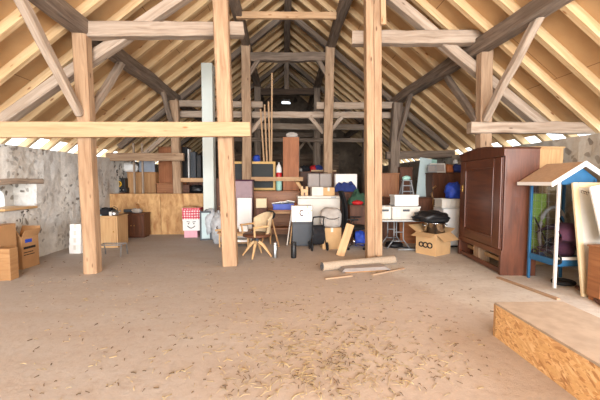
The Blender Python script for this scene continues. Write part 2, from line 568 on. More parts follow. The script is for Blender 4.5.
def deck_mat():
    m, nt, b = nm('roof_boarding')
    uv = nt.nodes.new('ShaderNodeTexCoord').outputs['UV']
    br = nt.nodes.new('ShaderNodeTexBrick')
    nt.links.new(uv, br.inputs['Vector'])
    br.inputs['Color1'].default_value = lin((200, 164, 120)); br.inputs['Color2'].default_value = lin((187, 150, 105))
    br.inputs['Mortar'].default_value = lin((112, 78, 50))
    br.inputs['Scale'].default_value = 1.0; br.inputs['Mortar Size'].default_value = .006
    br.inputs['Brick Width'].default_value = 2.2; br.inputs['Row Height'].default_value = 1.15
    n = noise_tex(nt, uv, 2.2, 5, .6)
    c = mix(nt, ramp(nt, n, [(.3, (.35, .35, .35, 1)), (.6, (0, 0, 0, 1))]), br.outputs['Color'], lin((168, 122, 78)))
    nt.links.new(c, b.inputs['Base Color'])
    b.inputs['Roughness'].default_value = .9
    return m
M['deck'] = deck_mat()
M['stone_left'] = stone('limewashed_rubble', (226, 222, 214), (206, 204, 200), (150, 142, 132), (66, 60, 56), .36, .46, 6.0)
M['stone_right'] = stone('bare_rubble', (188, 182, 170), (166, 158, 146), (146, 138, 126), (112, 102, 92), .45, .6, 4.5)
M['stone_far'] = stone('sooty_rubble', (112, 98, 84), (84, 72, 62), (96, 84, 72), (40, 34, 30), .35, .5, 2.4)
M['boards'] = wood('old_wall_boards', (122, 102, 84), (74, 58, 48), vary=.1, across=10, rough=.95)

# floor
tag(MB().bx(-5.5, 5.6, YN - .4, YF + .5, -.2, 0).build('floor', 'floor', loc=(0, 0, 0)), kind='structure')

def rubble(name, mat, fn, us, vs_, skip, thick, amp=.03):
    """rough wall face on a grid, fn(u,v,d)->point, given its thickness by a solidify modifier"""
    bm = bmesh.new()
    vs2 = {}
    for i, u in enumerate(us):
        for j, v in enumerate(vs_):
            d = amp * noise.noise(Vector((u * 1.7, v * 1.7, 1))) + amp * .7 * noise.noise(Vector((u * 5, v * 5, 4)))
            vs2[i, j] = bm.verts.new(fn(u, v, d))
    for i in range(len(us) - 1):
        for j in range(len(vs_) - 1):
            if skip((us[i] + us[i + 1]) / 2, (vs_[j] + vs_[j + 1]) / 2): continue
            bm.faces.new((vs2[i, j], vs2[i + 1, j], vs2[i + 1, j + 1], vs2[i, j + 1]))
    for v in [v for v in bm.verts if not v.link_faces]: bm.verts.remove(v)
    me = bpy.data.meshes.new(name)
    bm.to_mesh(me); bm.free()
    for p in me.polygons: p.use_smooth = False
    me.materials.append(M[mat])
    o = bpy.data.objects.new(name, me)
    COL.objects.link(o)
    sd = o.modifiers.new('solid', 'SOLIDIFY')
    sd.thickness = thick; sd.offset = -1
    return tag(o, kind='structure')
def steps(a, b, n): return [a + (b - a) * i / n for i in range(n + 1)]

LW, RW = -4.85, 5.0
ys = steps(YN, YF, 250)
# left wall, with the deep low window opening
WY0, WY1, WZ0, WZ1 = 5.02, 6.68, .97, 1.47
rubble('wall_left', 'stone_left', lambda u, v, d: (LW + d, u, v), ys, steps(0, 2.14, 20),
       lambda u, v: WY0 < u < WY1 and WZ0 < v < WZ1, .58)
# right wall, with an unseen gap added beside the camera to let light in
rubble('wall_right', 'stone_right', lambda u, v, d: (RW - d, YN + YF - u, v), ys, steps(0, 2.26, 20),
       lambda u, v: 0 < (YN + YF - u) < 2.6 and v < 2.05, .55)
# far gable with a small opening under the apex
def gable(u, v, d):
    return (u, YF - .5 + d, v)
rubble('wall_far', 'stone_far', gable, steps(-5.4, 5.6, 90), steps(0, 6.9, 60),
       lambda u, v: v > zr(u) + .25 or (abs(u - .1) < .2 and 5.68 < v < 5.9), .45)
# boarding across the lower far bay
bd = MB()
for i in range(11):
    bd.bx(-3.1, 2.6, 15.6, 15.64, .02 + i * .25, .255 + i * .25, grain=0)
tag(bd.build('partition_boards', 'boards'), 'dark old horizontal boarding behind the heaped furniture at the far end', 'partition')

# outer frame of the left window: plate with an arched light
aw = MB()
yc, hw, zs, zb = 6.02, .50, 1.19, .99
arc = [(yc - hw * cos(pi * k / 14), zs + .27 * sin(pi * k / 14)) for k in range(15)]
left = [(WY0 - .05, WZ0 - .05), (yc - hw, zb)] + arc[:8] + [(yc, WZ1 + .06), (WY0 - .05, WZ1 + .06)]
right = [(WY1 + .05, WZ0 - .05), (WY1 + .05, WZ1 + .06), (yc, WZ1 + .06)] + arc[7:] + [(yc + hw, zb)]
for poly in (left, right):
    i0 = len(aw.v); n = len(poly)
    for x in (-5.42, -5.30):
        for (y, z) in poly: aw.v.append(Vector((x, y, z)))
    aw.face([i0 + i for i in range(n)], [(0, 0)] * n)
    aw.face([i0 + n + i for i in reversed(range(n))], [(0, 0)] * n)
    for i in range(n):
        j = (i + 1) % n
        aw.face([i0 + j, i0 + i, i0 + n + i, i0 + n + j], [(0, 0)] * 4)
aw.bx(-5.42, -5.30, yc - hw, yc + hw, WZ0 - .05, zb)
tag(aw.build('window_1', 'stone_left'), kind='structure')
tag(MB().beam((LW - .1, 4.8, WZ1 + .02), (LW - .1, 6.86, WZ1 + .02), .3, .1, seg=6, jit=.012, cham=.02).build('trim_1', 'grey'), kind='structure')
tag(MB().bx(LW - .42, LW + .05, 5.9, 6.66, WZ0 + .005, WZ0 + .05, grain=1).build('window_sill_plank', 'lightwood', bevel=.005),
    'pale plank lying on the sill of the low window on the left', 'plank')

# roof boarding
for side, nme in ((-1, 'ceiling_left'), (1, 'ceiling_right')):
    xe = -5.36 if side < 0 else 5.53
    dk = MB()
    t = .135 * CS
    a, b_ = (RX, zr(RX) + t), (xe, zr(xe) + t)
    ln = math.hypot(a[0] - b_[0], a[1] - b_[1])
    i0 = 0
    for dz in (0, .05):
        for (x, z) in (a, b_):
            for y in (YN - .3, YF + .2): dk.v.append(Vector((x, y, z + dz)))
    q = [0, 1, 3, 2]
    dk.face(q, [(YN, 0), (YF, 0), (YF, ln), (YN, ln)])
    dk.face([4, 6, 7, 5], [(0, 0)] * 4)
    for e in ((0, 2, 6, 4), (1, 5, 7, 3), (2, 3, 7, 6), (0, 4, 5, 1)):
        dk.face(list(e), [(0, 0)] * 4)
    tag(dk.build(nme, 'deck', loc=(0, 0, 0)), kind='structure')

ORD = ['nearest', 'second', 'third', 'fourth', 'fifth', 'sixth', 'seventh', 'eighth', 'ninth', 'tenth', 'eleventh', 'twelfth', 'thirteenth', 'fourteenth', 'fifteenth', 'sixteenth', 'seventeenth', 'eighteenth', 'nineteenth', 'twentieth', 'twenty-first', 'twenty-second', 'twenty-third', 'twenty-fourth', 'twenty-fifth', 'twenty-sixth', 'twenty-seventh', 'twenty-eighth', 'twenty-ninth', 'thirtieth']
def rafter_mesh(side):
    xe = -5.60 if side < 0 else 5.72
    s = MB()
    mid = .066 * CS
    s.beam((RX + side * .01, 0, zr(RX) + mid), (xe, 0, zr(xe) + mid), .092, .13, up=(0, 0, 1))
    return s
for side, wd in ((-1, 'left'), (1, 'right')):
    for k in range(24):
        y = 3.60 + .62 * k
        o = rafter_mesh(side)
        for p in o.v: p.y += y + (.0 if side < 0 else .12)
        r = o.build('rafter', 'rafter')
        tag(r, 'new pale pine rafter on the %s roof slope, %s from the camera' % (wd, ORD[k]), 'rafter', 'new rafters on the %s roof slope' % wd)

# ---------------------------------------------------------------- old frame
def beam(name, label, cat, p0, p1, w, h, mat, group=None, seg=8, jit=.008, cham=.018, up=(0, 0, 1), w1=None, h1=None, parent=None):
    o = MB().beam(p0, p1, w, h, up, seg, jit, cham, w1, h1).build(name, mat, parent, loc=(0, 0, 0) if parent else None)
    return o if parent else tag(o, label, cat, group)

PLx, PRx, PZ = -3.17, 3.60, 3.92
beam('purlin', 'heavy weathered lower purlin running down the left roof slope', 'beam', (PLx, 2.7, PZ), (PLx, 18.1, PZ - .05), .24, .24, 'dark', seg=20, jit=.015)
beam('purlin', 'heavy weathered lower purlin running down the right roof slope', 'beam', (PRx + .02, 2.7, 3.90), (3.36, 10.6, 3.92), .24, .24, 'dark', seg=10, jit=.015)
beam('purlin', 'far length of the weathered right purlin, beyond the brown post', 'beam', (3.36, 10.5, 3.92), (3.36, 18.1, 3.9), .23, .23, 'dark', seg=10, jit=.012)
beam('upper_purlin', 'dark upper purlin left of the ridge, over the tall left posts', 'beam', (-1.07, 4.6, 5.46), (-1.07, 18.1, 5.42), .22, .24, 'dark', seg=20, jit=.015)
beam('upper_purlin', 'dark upper purlin right of the ridge, over the tall right posts', 'beam', (1.37, 4.6, 5.46), (1.37, 18.1, 5.42), .22, .24, 'dark', seg=20, jit=.015)
beam('ridge_beam', 'dark ridge beam under the very top of the roof', 'beam', (RX, 4.0, 6.5), (RX, 18.1, 6.5), .2, .24, 'dark', seg=20, jit=.012)

# first frame
Y1 = 5.5
beam('timber_post', 'thick bare wooden post nearest the left wall, behind the new long beam', 'post', (-3.14, Y1, 0), (-3.18, Y1, 3.8), .21, .19, 'post', up=(0, 1, 0), jit=.008)
beam('timber_post', 'tall smooth timber post left of centre, passing up out of view', 'post', at(230.5, 265, 5.85) * 1, (-1.09, 5.88, 5.34), .25, .22, 'post', up=(0, 1, 0), jit=.004)
t = thing('double_post', 'wide doubled timber post right of centre with a dark seam', 'post', (1.68, 6.05, 0))
for sx in (-1, 1):
    MB().beam((sx * .071, 0, 0), (sx * .071 - .10, 0, 5.34), .136, .2, (0, 1, 0), 8, .003, .008).build('post_timber', 'post', t)
MB().beam((.08, -.14, 4.25), (.04, -.14, 5.3), .09, .06, (0, 1, 0), 2, .002, .005).build('side_batten', 'newbeam', t)
beam('timber_post', 'sturdy wooden post rising behind the mahogany wardrobe on the right', 'post', (3.70, 5.95, 0), (3.61, 5.9, 3.93), .22, .19, 'tan', up=(0, 1, 0))
beam('cross_beam', 'long new pale pine beam spanning the left bay at head height', 'beam', at(-6, 130, 5.2), at(250, 129.5, 5.64), .1, .235, 'newbeam', seg=2, jit=0, cham=.006)
beam('cross_beam', 'weathered high beam from the left post towards the tall left-centre post', 'beam', at(78, 30.5, 5.5), at(243, 30.5, 6.12), .2, .235, 'grey', seg=10)
beam('cross_beam', 'weathered high beam from the doubled post across to the right post', 'beam', at(352, 39, 6.3), at(489, 37.5, 5.9), .2, .235, 'grey', seg=10)
beam('cross_beam', 'weathered low beam from the right post out to the right wall top', 'beam', at(469, 128, 5.9), (5.7, 5.7, at(600, 128, 5.7).z), .18, .2, 'grey', seg=8)
beam('principal_rafter', 'grey sloping principal timber under the nearest left rafters', 'beam', at(-20, 136, 5.78), at(196, -12, 5.78), .17, .2, 'grey', up=(0, 1, 0))
beam('principal_rafter', 'grey sloping principal timber under the nearest right rafters', 'beam', at(545, 128, 6.1), at(376, -14, 6.1), .17, .2, 'grey', up=(0, 1, 0))
def knee(lbl, x, y, yk, z0, z1, mat='grey', th=.11):
    return beam('knee_brace', lbl, 'brace', (x, y, z0), (x, yk, z1), th, .13, mat, seg=5)
knee('slanting brace on the camera side of the left post', PLx - .02, Y1 - .1, 4.16, 2.55, 3.84)
knee('slanting brace on the far side of the left post', PLx + .02, Y1 + .1, 6.75, 2.6, 3.84, 'grey')
knee('slanting brace on the camera side of the right post', PRx, 5.8, 4.6, 2.6, 3.84)
knee('slanting brace on the far side of the right post', PRx - .04, 6.0, 7.25, 2.6, 3.84, 'dark')
beam('roof_tie', 'thin new pale collar high between the two upper purlins', 'beam', (-1.1, 8.0, at(243, 15.5, 8).z), (1.45, 8.02, at(340, 15.5, 8).z), .08, .15, 'newbeam', seg=2, jit=0, cham=.004)

# second frame
Y2 = 9.75
beam('timber_post', 'old post at the left end of the chipboard partition, under the left purlin', 'post', (-3.03, Y2 - .05, 0), (-3.13, Y2, 3.82), .23, .2, 'tan', up=(0, 1, 0))
beam('timber_post', 'slim old post behind the tall left-centre post, before the blackboard', 'post', (-1.07, Y2, 0), (-1.08, Y2, 5.35), .26, .22, 'tan', up=(0, 1, 0), jit=.012)
beam('timber_post', 'old post behind the grey suitcases, left of the doubled post', 'post', (1.27, Y2, 0), (1.34, Y2, 5.35), .26, .22, 'tan', up=(0, 1, 0), jit=.012)
beam('timber_post', 'brown old post beyond the folding table with crates', 'post', at(391.5, 128, Y2) * 1 - Vector((0, 0, at(391.5, 128, Y2).z)), (3.35, Y2, 3.8), .27, .25, 'dark', up=(0, 1, 0), jit=.012)
beam('collar_beam', 'dark crooked collar joining the upper purlins over the middle', 'beam', (-1.15, Y2 + .05, at(250, 56.5, Y2).z), (1.4, Y2 + .05, at(325, 57, Y2).z), .2, .24, 'dark', jit=.015)
beam('tie_beam', 'long worn tie beam crossing the middle bay behind the leaning battens', 'beam', (-3.15, 10.12, at(247, 115, 10.12).z), (3.4, 10.12, at(300, 114.5, 10.12).z), .12, .19, 'grey', seg=14, jit=.008)
beam('cross_beam', 'short broken beam above the tie beam, left of the middle', 'beam', (-3.1, 9.9, at(220, 104, 9.9).z), (-.62, 9.92, at(259, 104.5, 9.9).z), .12, .18, 'grey')
beam('cross_beam', 'short broken beam above the tie beam, right of the middle', 'beam', (.97, 9.92, at(318, 105.5, 9.9).z), (3.4, 9.9, at(399, 105.5, 9.9).z), .12, .2, 'grey')
for x, sg, wd in ((-1.07, 1, 'slim old post, toward the middle'), (1.27, -1, 'post behind the suitcases, toward the middle'), (1.27, 1, 'post behind the suitcases, toward the right')):
    beam('knee_brace', 'short brace below the tie beam at the %s' % wd, 'brace', (x + sg * .08, 10.0, 2.95), (x + sg * .48, 10.06, 3.42), .1, .12, 'grey', seg=4)
for x, sg, wd in ((-1.07, 1, 'left'), (1.34, -1, 'right')):
    beam('knee_brace', 'curved dark brace under the high collar at its %s end' % wd, 'brace', (x + sg * .05, Y2, 4.55), (x + sg * .4, Y2 + .03, 5.08), .11, .13, 'dark', seg=4)
beam('principal_rafter', 'dark principal timber below the left rafters in the middle frame', 'beam', (-4.9, 10.2, zr(-4.9) - .12), (RX - .1, 10.2, zr(RX - .1) - .12), .15, .2, 'dark', up=(0, 1, 0), seg=10)
beam('principal_rafter', 'dark principal timber below the right rafters in the middle frame', 'beam', (5.1, 10.2, zr(5.1) - .12), (RX + .1, 10.2, zr(RX + .1) - .12), .15, .2, 'dark', up=(0, 1, 0), seg=10)
knee('bent brace on the camera side of the post by the chipboard partition', PLx + .05, Y2 - .1, 8.8, 2.9, 3.85, 'dark')
knee('brace on the camera side of the brown post beyond the folding table', 3.38, Y2 - .1, 8.75, 2.7, 3.85, 'dark')
beam('rail', 'low pale rail from the left wall to the post above the partition', 'beam', (LW - .1, Y2 - .2, at(112, 157, 9.5).z), at(184, 157, 9.55), .13, .22, 'tan')
beam('rail', 'thin new rail between the partition post and the white column', 'beam', at(181, 180, 9.6), at(206, 180, 9.6), .08, .12, 'newbeam', seg=2, jit=0, cham=.004)
beam('rail', 'pale rail nailed across in front of the blackboard', 'beam', at(251, 179, 9.58), at(303, 179, 9.58), .06, .12, 'newbeam', seg=2, jit=0, cham=.004)
beam('rail', 'dark low beam from the brown post to the right wall', 'beam', at(386, 155.5, 9.75), (5.1, 9.75, at(445, 154, 9.75).z), .16, .22, 'dark')
beam('strut', 'grey strut slanting from the partition post down to the low pale rail', 'brace', at(171, 131, 9.86), at(139, 159, 9.86), .12, .13, 'grey', up=(0, 1, 0))
beam('strut', 'dark strut slanting from the brown post down to the low dark beam', 'brace', at(396, 133, 9.8), at(421, 155, 9.8), .12, .13, 'dark', up=(0, 1, 0))

# third and fourth frames, deep in the building
Y3 = 13.8
beam('timber_post', 'dim old post deep inside under the left upper purlin', 'post', (-1.07, Y3, 0), (-1.07, Y3, 5.35), .26, .25, 'dark', up=(0, 1, 0), jit=.012)
beam('timber_post', 'dim old post deep inside under the right upper purlin', 'post', (1.37, Y3, 0), (1.37, Y3, 5.35), .26, .25, 'dark', up=(0, 1, 0), jit=.012)
beam('timber_post', 'dim old post deep inside under the left lower purlin', 'post', (-3.17, Y3, 0), (-3.17, Y3, 3.8), .26, .25, 'dark', up=(0, 1, 0), jit=.012)
beam('timber_post', 'dim old post deep inside under the right lower purlin', 'post', (3.42, Y3, 0), (3.42, Y3, 3.8), .26, .25, 'dark', up=(0, 1, 0), jit=.012)
beam('collar_beam', 'second dark collar deeper in, carrying a short king post', 'beam', (-1.15, Y3, at(262, 92, Y3).z), (1.45, Y3, at(315, 92, Y3).z), .2, .26, 'vdark', jit=.015)
zc = at(286, 92, Y3).z
beam('king_post', 'short king post standing on the deeper collar', 'post', (RX, Y3, zc + .1), (RX, Y3, 6.4), .2, .2, 'dark', up=(0, 1, 0))
for sg, wd in ((-1, 'left'), (1, 'right')):
    beam('strut', 'short strut from the deeper collar up to the king post, %s side' % wd, 'brace', (RX + sg * .85, Y3 + .02, zc + .12), (RX + sg * .08, Y3 + .02, zc + .8), .12, .13, 'dark', up=(0, 1, 0), seg=4)
    beam('principal_rafter', 'dim principal timber of the deeper frame, %s slope' % wd, 'beam', (RX + sg * 4.9, Y3 + .2, zr(RX + sg * 4.9) - .12), (RX + sg * .1, Y3 + .2, zr(RX + sg * .1) - .12), .15, .2, 'dark', up=(0, 1, 0), seg=10)
beam('tie_beam', 'dim tie beam of the deeper frame, pale above the dark boards', 'beam', (-3.2, Y3 - .16, 3.72), (3.45, Y3 - .16, 3.72), .14, .24, 'grey', seg=14)
beam('rail', 'dim lower rail of the deeper frame', 'beam', (-3.2, Y3 - .17, 3.18), (3.45, Y3 - .17, 3.18), .12, .16, 'dark', seg=14)
for x, wd in ((.62, 'left'), (1.42, 'right')):
    t = thing('forked_post', 'small pale forked post in the dark far bay, %s of the two' % wd, 'post', (x, 15.2, 0))
    MB().beam((0, 0, 0), (0, 0, 3.5), .19, .18, (0, 1, 0), 6, .008, .015).build('post_shaft', 'grey', t)
    for sg in (-1, 1):
        MB().beam((sg * .04, 0, 2.9), (sg * .42, 0, 3.4), .1, .1, (0, 1, 0), 3, .006, .01).build('fork_arm', 'grey', t)
beam('tie_beam', 'dim beam carried on the two forked posts', 'beam', (-2.2, 15.2, 3.6), (2.4, 15.2, 3.6), .16, .2, 'dark', seg=10)

# ================================================================== BUILDERS
def cabinet(name, label, cat, s, d, mat, doors=0, drawers=0, rz=0, top=True, plinth=.05, knob='brass', bev=.006, group=None, doormat=None, split=None):
    """carcass with doors and/or drawers on its front (local -y)"""
    t = base(s, d, name, label, cat, rz, group)
    W, H = s.w, s.h
    tt = .025 if top else 0
    MB().bx(-W / 2, W / 2, -d / 2, d / 2, plinth, H - tt).build('carcass', mat, t, bev)
    if plinth: MB().bx(-W / 2 + .02, W / 2 - .02, -d / 2 + .03, d / 2 - .01, 0, plinth + .005).build('plinth', mat, t)
    if top: MB().bx(-W / 2 - .015, W / 2 + .015, -d / 2 - .015, d / 2 + .01, H - tt, H).build('top', mat, t, .006)
    dm = doormat or mat
    z1, z0 = H - tt - .02, plinth + .02
    zs = z0
    if drawers and doors: zs = z1 - (z1 - z0) * .3
    if drawers:
        a = zs if doors else z0
        for k in range(drawers):
            h = (z1 - a) / drawers
            dr = MB().bx(-W / 2 + .02, W / 2 - .02, -d / 2 - .018, -d / 2 + .002, a + k * h + .006, a + (k + 1) * h - .006).build('drawer', dm, t, .006)
            MB().lathe([(.004, 0), (.006, .012), (.014, .02), (.012, .028), (0, .03)], (0, -d / 2 - .018, a + (k + .5) * h), 10, Rx(R(90))).build('knob', knob, dr)
        if doors: z1 = zs
    for k in range(doors):
        wd = (W - .04) / doors
        x0 = -W / 2 + .02 + k * wd
        dr = MB()
        dr.bx(x0 + .004, x0 + wd - .004, -d / 2 - .018, -d / 2 + .002, z0, z1 - .006)
        do = dr.build('door', dm, t, .005)
        kx = x0 + wd - .04 if (k % 2 == 0) else x0 + .04
        if doors == 1: kx = x0 + wd - .05
        MB().lathe([(.004, 0), (.006, .012), (.014, .02), (.012, .028), (0, .03)], (kx, -d / 2 - .018, (z0 + z1) / 2), 10, Rx(R(90))).build('knob', knob, do)
    return t

def carton(label, s, d, mat='card', rz=0, flaps=False, tape=True, name='cardboard_box', cat='box', group=None, mark=None):
    t = base(s, d, name, label, cat, rz, group)
    W, H = s.w, s.h
    b = MB()
    if flaps:
        e = .006
        b.bx(-W / 2, W / 2, -d / 2, d / 2, 0, e)
        b.bx(-W / 2, -W / 2 + e, -d / 2, d / 2, e, H); b.bx(W / 2 - e, W / 2, -d / 2, d / 2, e, H)
        b.bx(-W / 2 + e, W / 2 - e, -d / 2, -d / 2 + e, e, H); b.bx(-W / 2 + e, W / 2 - e, d / 2 - e, d / 2, e, H)
        b.build('carton_body', mat, t)
        L = min(d, W) * .5
        fa = flaps if isinstance(flaps, tuple) else (125, -60, -110, 70)
        for (px, py, ax, ang, ln, wd) in ((0, -d / 2, 'x', fa[0], L, W), (0, d / 2, 'x', fa[1], L, W), (-W / 2, 0, 'y', fa[2], L * .8, d), (W / 2, 0, 'y', fa[3], L * .8, d)):
            if ax == 'x':
                rot = Rx(R(ang if py < 0 else ang)); 
                m = MB().box(rot @ Vector((0, 0, ln / 2)) + Vector((0, py, H)), (wd - .01, .005, ln), rot)
            else:
                rot = Ry(R(ang)); 
                m = MB().box(rot @ Vector((0, 0, ln / 2)) + Vector((px, 0, H)), (.005, wd - .01, ln), rot)
            m.build('flap', mat, t)
    else:
        b.bx(-W / 2, W / 2, -d / 2, d / 2, 0, H)
        b.build('carton_body', mat, t, .004)
        if tape:
            tp = MB().bx(-.025, .025, -d / 2 - .002, d / 2 + .002, H - .001, H + .0015)
            tp.bx(-.025, .025, -d / 2 - .002, -d / 2, H - .09, H)
            tp.build('packing_tape', 'offwhite', t)
    if mark: mark(t, W, H, d)
    return t

def crate(label, s, d, mat='offwhite', group=None, rz=0, slots=True, name='plastic_crate', cat='crate'):
    t = base(s, d, name, label, cat, rz, group)
    W, H, e = s.w, s.h, .012
    b = MB()
    k = .93
    for (x0, x1, y0, y1) in ((-W / 2, W / 2, -d / 2, -d / 2 + e), (-W / 2, W / 2, d / 2 - e, d / 2), (-W / 2, -W / 2 + e, -d / 2 + e, d / 2 - e), (W / 2 - e, W / 2, -d / 2 + e, d / 2 - e)):
        b.bx(x0, x1, y0, y1, 0, H * .97)
    b.bx(-W / 2, W / 2, -d / 2, d / 2, 0, .01)
    n = max(3, int(W / .09))
    for i in range(n + 1):
        x = -W / 2 + W * i / n
        b.bx(x - .006, x + .006, -d / 2 - .012, -d / 2, .02, H * .9)
    b.bx(-W / 2 - .012, W / 2 + .012, -d / 2 - .012, d / 2 + .012, .02, .05)
    b.build('crate_body', mat, t, .003)
    r = MB()
    for (x0, x1, y0, y1) in ((-W / 2 - .02, W / 2 + .02, -d / 2 - .02, -d / 2), (-W / 2 - .02, W / 2 + .02, d / 2, d / 2 + .02), (-W / 2 - .02, -W / 2, -d / 2, d / 2), (W / 2, W / 2 + .02, -d / 2, d / 2)):
        r.bx(x0, x1, y0, y1, H * .88, H)
    r.build('rim', mat, t, .004)
    if slots:
        MB().bx(-.075, .075, -d / 2 - .014, -d / 2 - .004, H * .62, H * .78).build('handle_slot', 'charcoal', t, .005)
    return t

def sack(name, label, cat, c, r, mat, seed, amp=.16, rz=0, flat=.75, freq=2.2, knot=True, pw=.85, group=None):
    """c is the middle of its underside"""
    t = thing(name, label, cat, c, rz, group)
    MB().blob((0, 0, r[2] * flat), r, amp, freq, seed, 26, 16, flat, pw=pw).build('sack_body', mat, t)
    if knot:
        MB().lathe([(r[0] * .22, 0), (r[0] * .08, .03), (r[0] * .16, .09), (r[0] * .1, .1), (0, .08)], (0, 0, r[2] * (.9 + flat)), 9).build('gathered_neck', mat, t)
    return t

def heap(name, label, cat, c, wx, wy, h, mat, seed, group=None, rz=0):
    """crumpled cloth lying in a heap"""
    def f(u, v):
        x, y = (u - .5), (v - .5)
        e = max(0, 1 - (2 * abs(x)) ** 2.6) * max(0, 1 - (2 * abs(y)) ** 2.6)
        z = h * e ** .55 * (.72 + .5 * noise.noise(Vector((u * 3.2, v * 3.2, seed))) + .25 * noise.noise(Vector((u * 8, v * 8, seed + 3))))
        wob = 1 + .15 * noise.noise(Vector((u * 3, v * 3, seed + 9)))
        return (x * wx * wob, y * wy * wob, max(z, .004) + .004)
    o = MB().grid(f, 26, 20, .004).build(name, mat, loc=Vector(c))
    o.rotation_euler.z = rz
    return tag(o, label, cat, group)

def panel(name, label, cat, s, th, mat, lean=0.0, yaw=0.0, frame=None, fw=.05, picture=None, group=None, roll=0.0):
    """upright board, front at -y, leaning back by `lean` (radians) over its bottom edge"""
    t = thing(name, label, cat, (s.x, s.Y, s.z0), 0, group)
    t.rotation_euler = (Matrix.Rotation(yaw, 3, 'Z') @ Rx(-lean) @ Ry(roll)).to_euler()
    W, H = s.w, s.h
    if frame:
        fr = MB()
        fr.bx(-W / 2, W / 2, 0, th, 0, fw, grain=0); fr.bx(-W / 2, W / 2, 0, th, H - fw, H, grain=0)
        fr.bx(-W / 2, -W / 2 + fw, 0, th, fw, H - fw, grain=2); fr.bx(W / 2 - fw, W / 2, 0, th, fw, H - fw, grain=2)
        fr.build('frame', frame, t, .004)
        MB().bx(-W / 2 + fw, W / 2 - fw, th * .35, th * .8, fw, H - fw).build('board' if not picture else picture, mat, t)
    else:
        MB().bx(-W / 2, W / 2, 0, th, 0, H).build('board', mat, t, .004)
    return t

def tubes(parent, name, mat, paths, r=.011, n=8):
    for p in paths: MB().tube(p, r, n).build(name, mat, parent)

# ================================================================== LEFT SIDE
# carton group by the left wall
s = S(-40, 10, 281, 249)
cabinet('low_cabinet', 'low pale wooden cabinet cut off by the left edge of the picture', 'cabinet', s, .16, 'midwood', top=False, plinth=0)
def kx(s): return s
def mk(t, W, H, d):
    m = MB()
    for k, (z, w_) in enumerate(((.62, .7), (.47, .55), (.40, .62))):
        m.bx(-W * .42, -W * .42 + W * w_ * (.9 if k else 1), -d / 2 - .0025, -d / 2 - .0005, H * z, H * z + (.035 if k == 0 else .012))
    m.build('printed_lines', 'ink', t)
s = S(17, 40, 264, 238, 5.75, 0.0); s.x = -4.59; s.w = .34; s.h = at(30, 238, 5.75).z
def mk2(t, W, H, d):
    mk(t, W, H, d)
    for k, (z, w_) in enumerate(((.62, .7), (.50, .55), (.42, .62))):
        MB().bx(W / 2 + .0005, W / 2 + .0025, -d * .4, -d * .4 + d * w_, H * z, H * z + (.04 if k == 0 else .014)).build('printed_line', 'ink', t)
    MB().bx(W / 2 + .0005, W / 2 + .0025, -d * .3, d * .1, H * .82, H * .93).build('blue_tape', 'bluebag', t)
boxb = carton('open cardboard box with raised flaps and dark printing, by the left wall', s, .36, 'card', R(-3), flaps=((32, -22, -35, 25)), mark=mk2)
for ch in boxb.children:
    pass
MB().bx(-.10, .06, -.184, -.1815, s.h * .82, s.h * .95).build('blue_tape', 'bluebag', boxb)
s2 = S(-2, 17, 266, 226, 5.28, 0.0); s2.x = -4.59; s2.w = .36
t = carton('closed brown carton behind the low cabinet, left of the open flapped box', s2, .34, 'card', R(2))
MB().bx(-.17, .17, -.173, -.1705, s2.h * .62, s2.h * .72).build('blue_tape', 'bluebag', t)
# white cartons
zz = 0
for k, (h, wd) in enumerate(((.17, 'bottom'), (.15, 'second'), (.15, 'third'), (.14, 'top'))):
    s = S(69 + k * .3, 81 - k * .3, 252, 230, 6.97, zz); s.h = h
    carton('small white carton, %s one of the stack by the left wall' % (wd if wd != 'top' else 'topmost'), s, .34, 'white', R(-4 + 3 * k), tape=True, group='white cartons by the left wall')
    zz += h + .001
# cabinets behind the left post
s = S(97, 117.5, 248, 216); cab1 = s
cabinet('side_cabinet', 'pale wooden cabinet just behind the left post, clutter on top', 'cabinet', s, .5, 'lightwood', doors=1, plinth=.04)
s = S(122.5, 144, 238, 213.5); cab2 = s
cabinet('side_cabinet', 'dark reddish cabinet beside the pale one, before the chipboard partition', 'cabinet', s, .4, 'walnut', doors=2, plinth=.04)
# metal trestle in front
t = thing('metal_trestle', 'low grey metal stand on the floor before the pale cabinet', 'stand', fl(113, 256))
for x in (-.22, .22):
    MB().tube([(x, -.15, .012), (x, -.1, .24), (x, .1, .24), (x, .15, .012)], .012).build('leg', 'greymetal', t)
MB().tube([(-.22, -.1, .24), (.22, -.1, .24)], .012).tube([(-.22, .1, .24), (.22, .1, .24)], .012).build('crossbar', 'greymetal', t)
tp = cab1.top
def on(px, py_or_y, z): # a place at image column px, depth Y, height z
    p = at(px, 200, py_or_y); return Vector((p.x, p.y, z))
sack('bin_bag', 'crumpled black bag on the pale cabinet', 'bag', on(105, 7.68, tp + .002), (.19, .16, .10), 'blackfab', 3, knot=False)
t = thing('glass_jar', 'small blue glass jar at the left end of the pale cabinet', 'jar', on(99.5, 7.6, tp + .002))
MB().lathe([(.05, 0), (.055, .02), (.055, .11), (.04, .14), (.04, .16)]).build('jar_body', 'paleblue', t)
MB().lathe([(.044, .155), (.044, .185), (0, .185)]).build('lid', 'steel', t)
t = thing('kettle', 'small steel kettle with black lid at right on the pale cabinet', 'kettle', on(114, 7.62, tp + .002))
MB().lathe([(.08, 0), (.09, .02), (.085, .08), (.05, .12), (0, .125)]).build('kettle_body', 'steel', t)
MB().lathe([(.045, .118), (.04, .135), (.012, .14), (.014, .16), (0, .165)]).build('lid', 'black', t)
MB().tube([(.07, 0, .06), (.12, 0, .09), (.14, 0, .12)], .012, 8, .008).build('spout', 'steel', t)
MB().tube([(-.07, 0, .1), (-.08, 0, .17), (0, 0, .2), (.07, 0, .16), (.07, 0, .1)], .007).build('handle', 'black', t)
sack('cloth_bundle', 'small navy cloth bundle at the back on the pale cabinet', 'bundle', on(109.5, 7.82, tp + .002), (.10, .08, .09), 'navy', 41, knot=False)
t = thing('mug', 'white mug at the front of the pale cabinet', 'mug', on(110.5, 7.56, tp + .002))
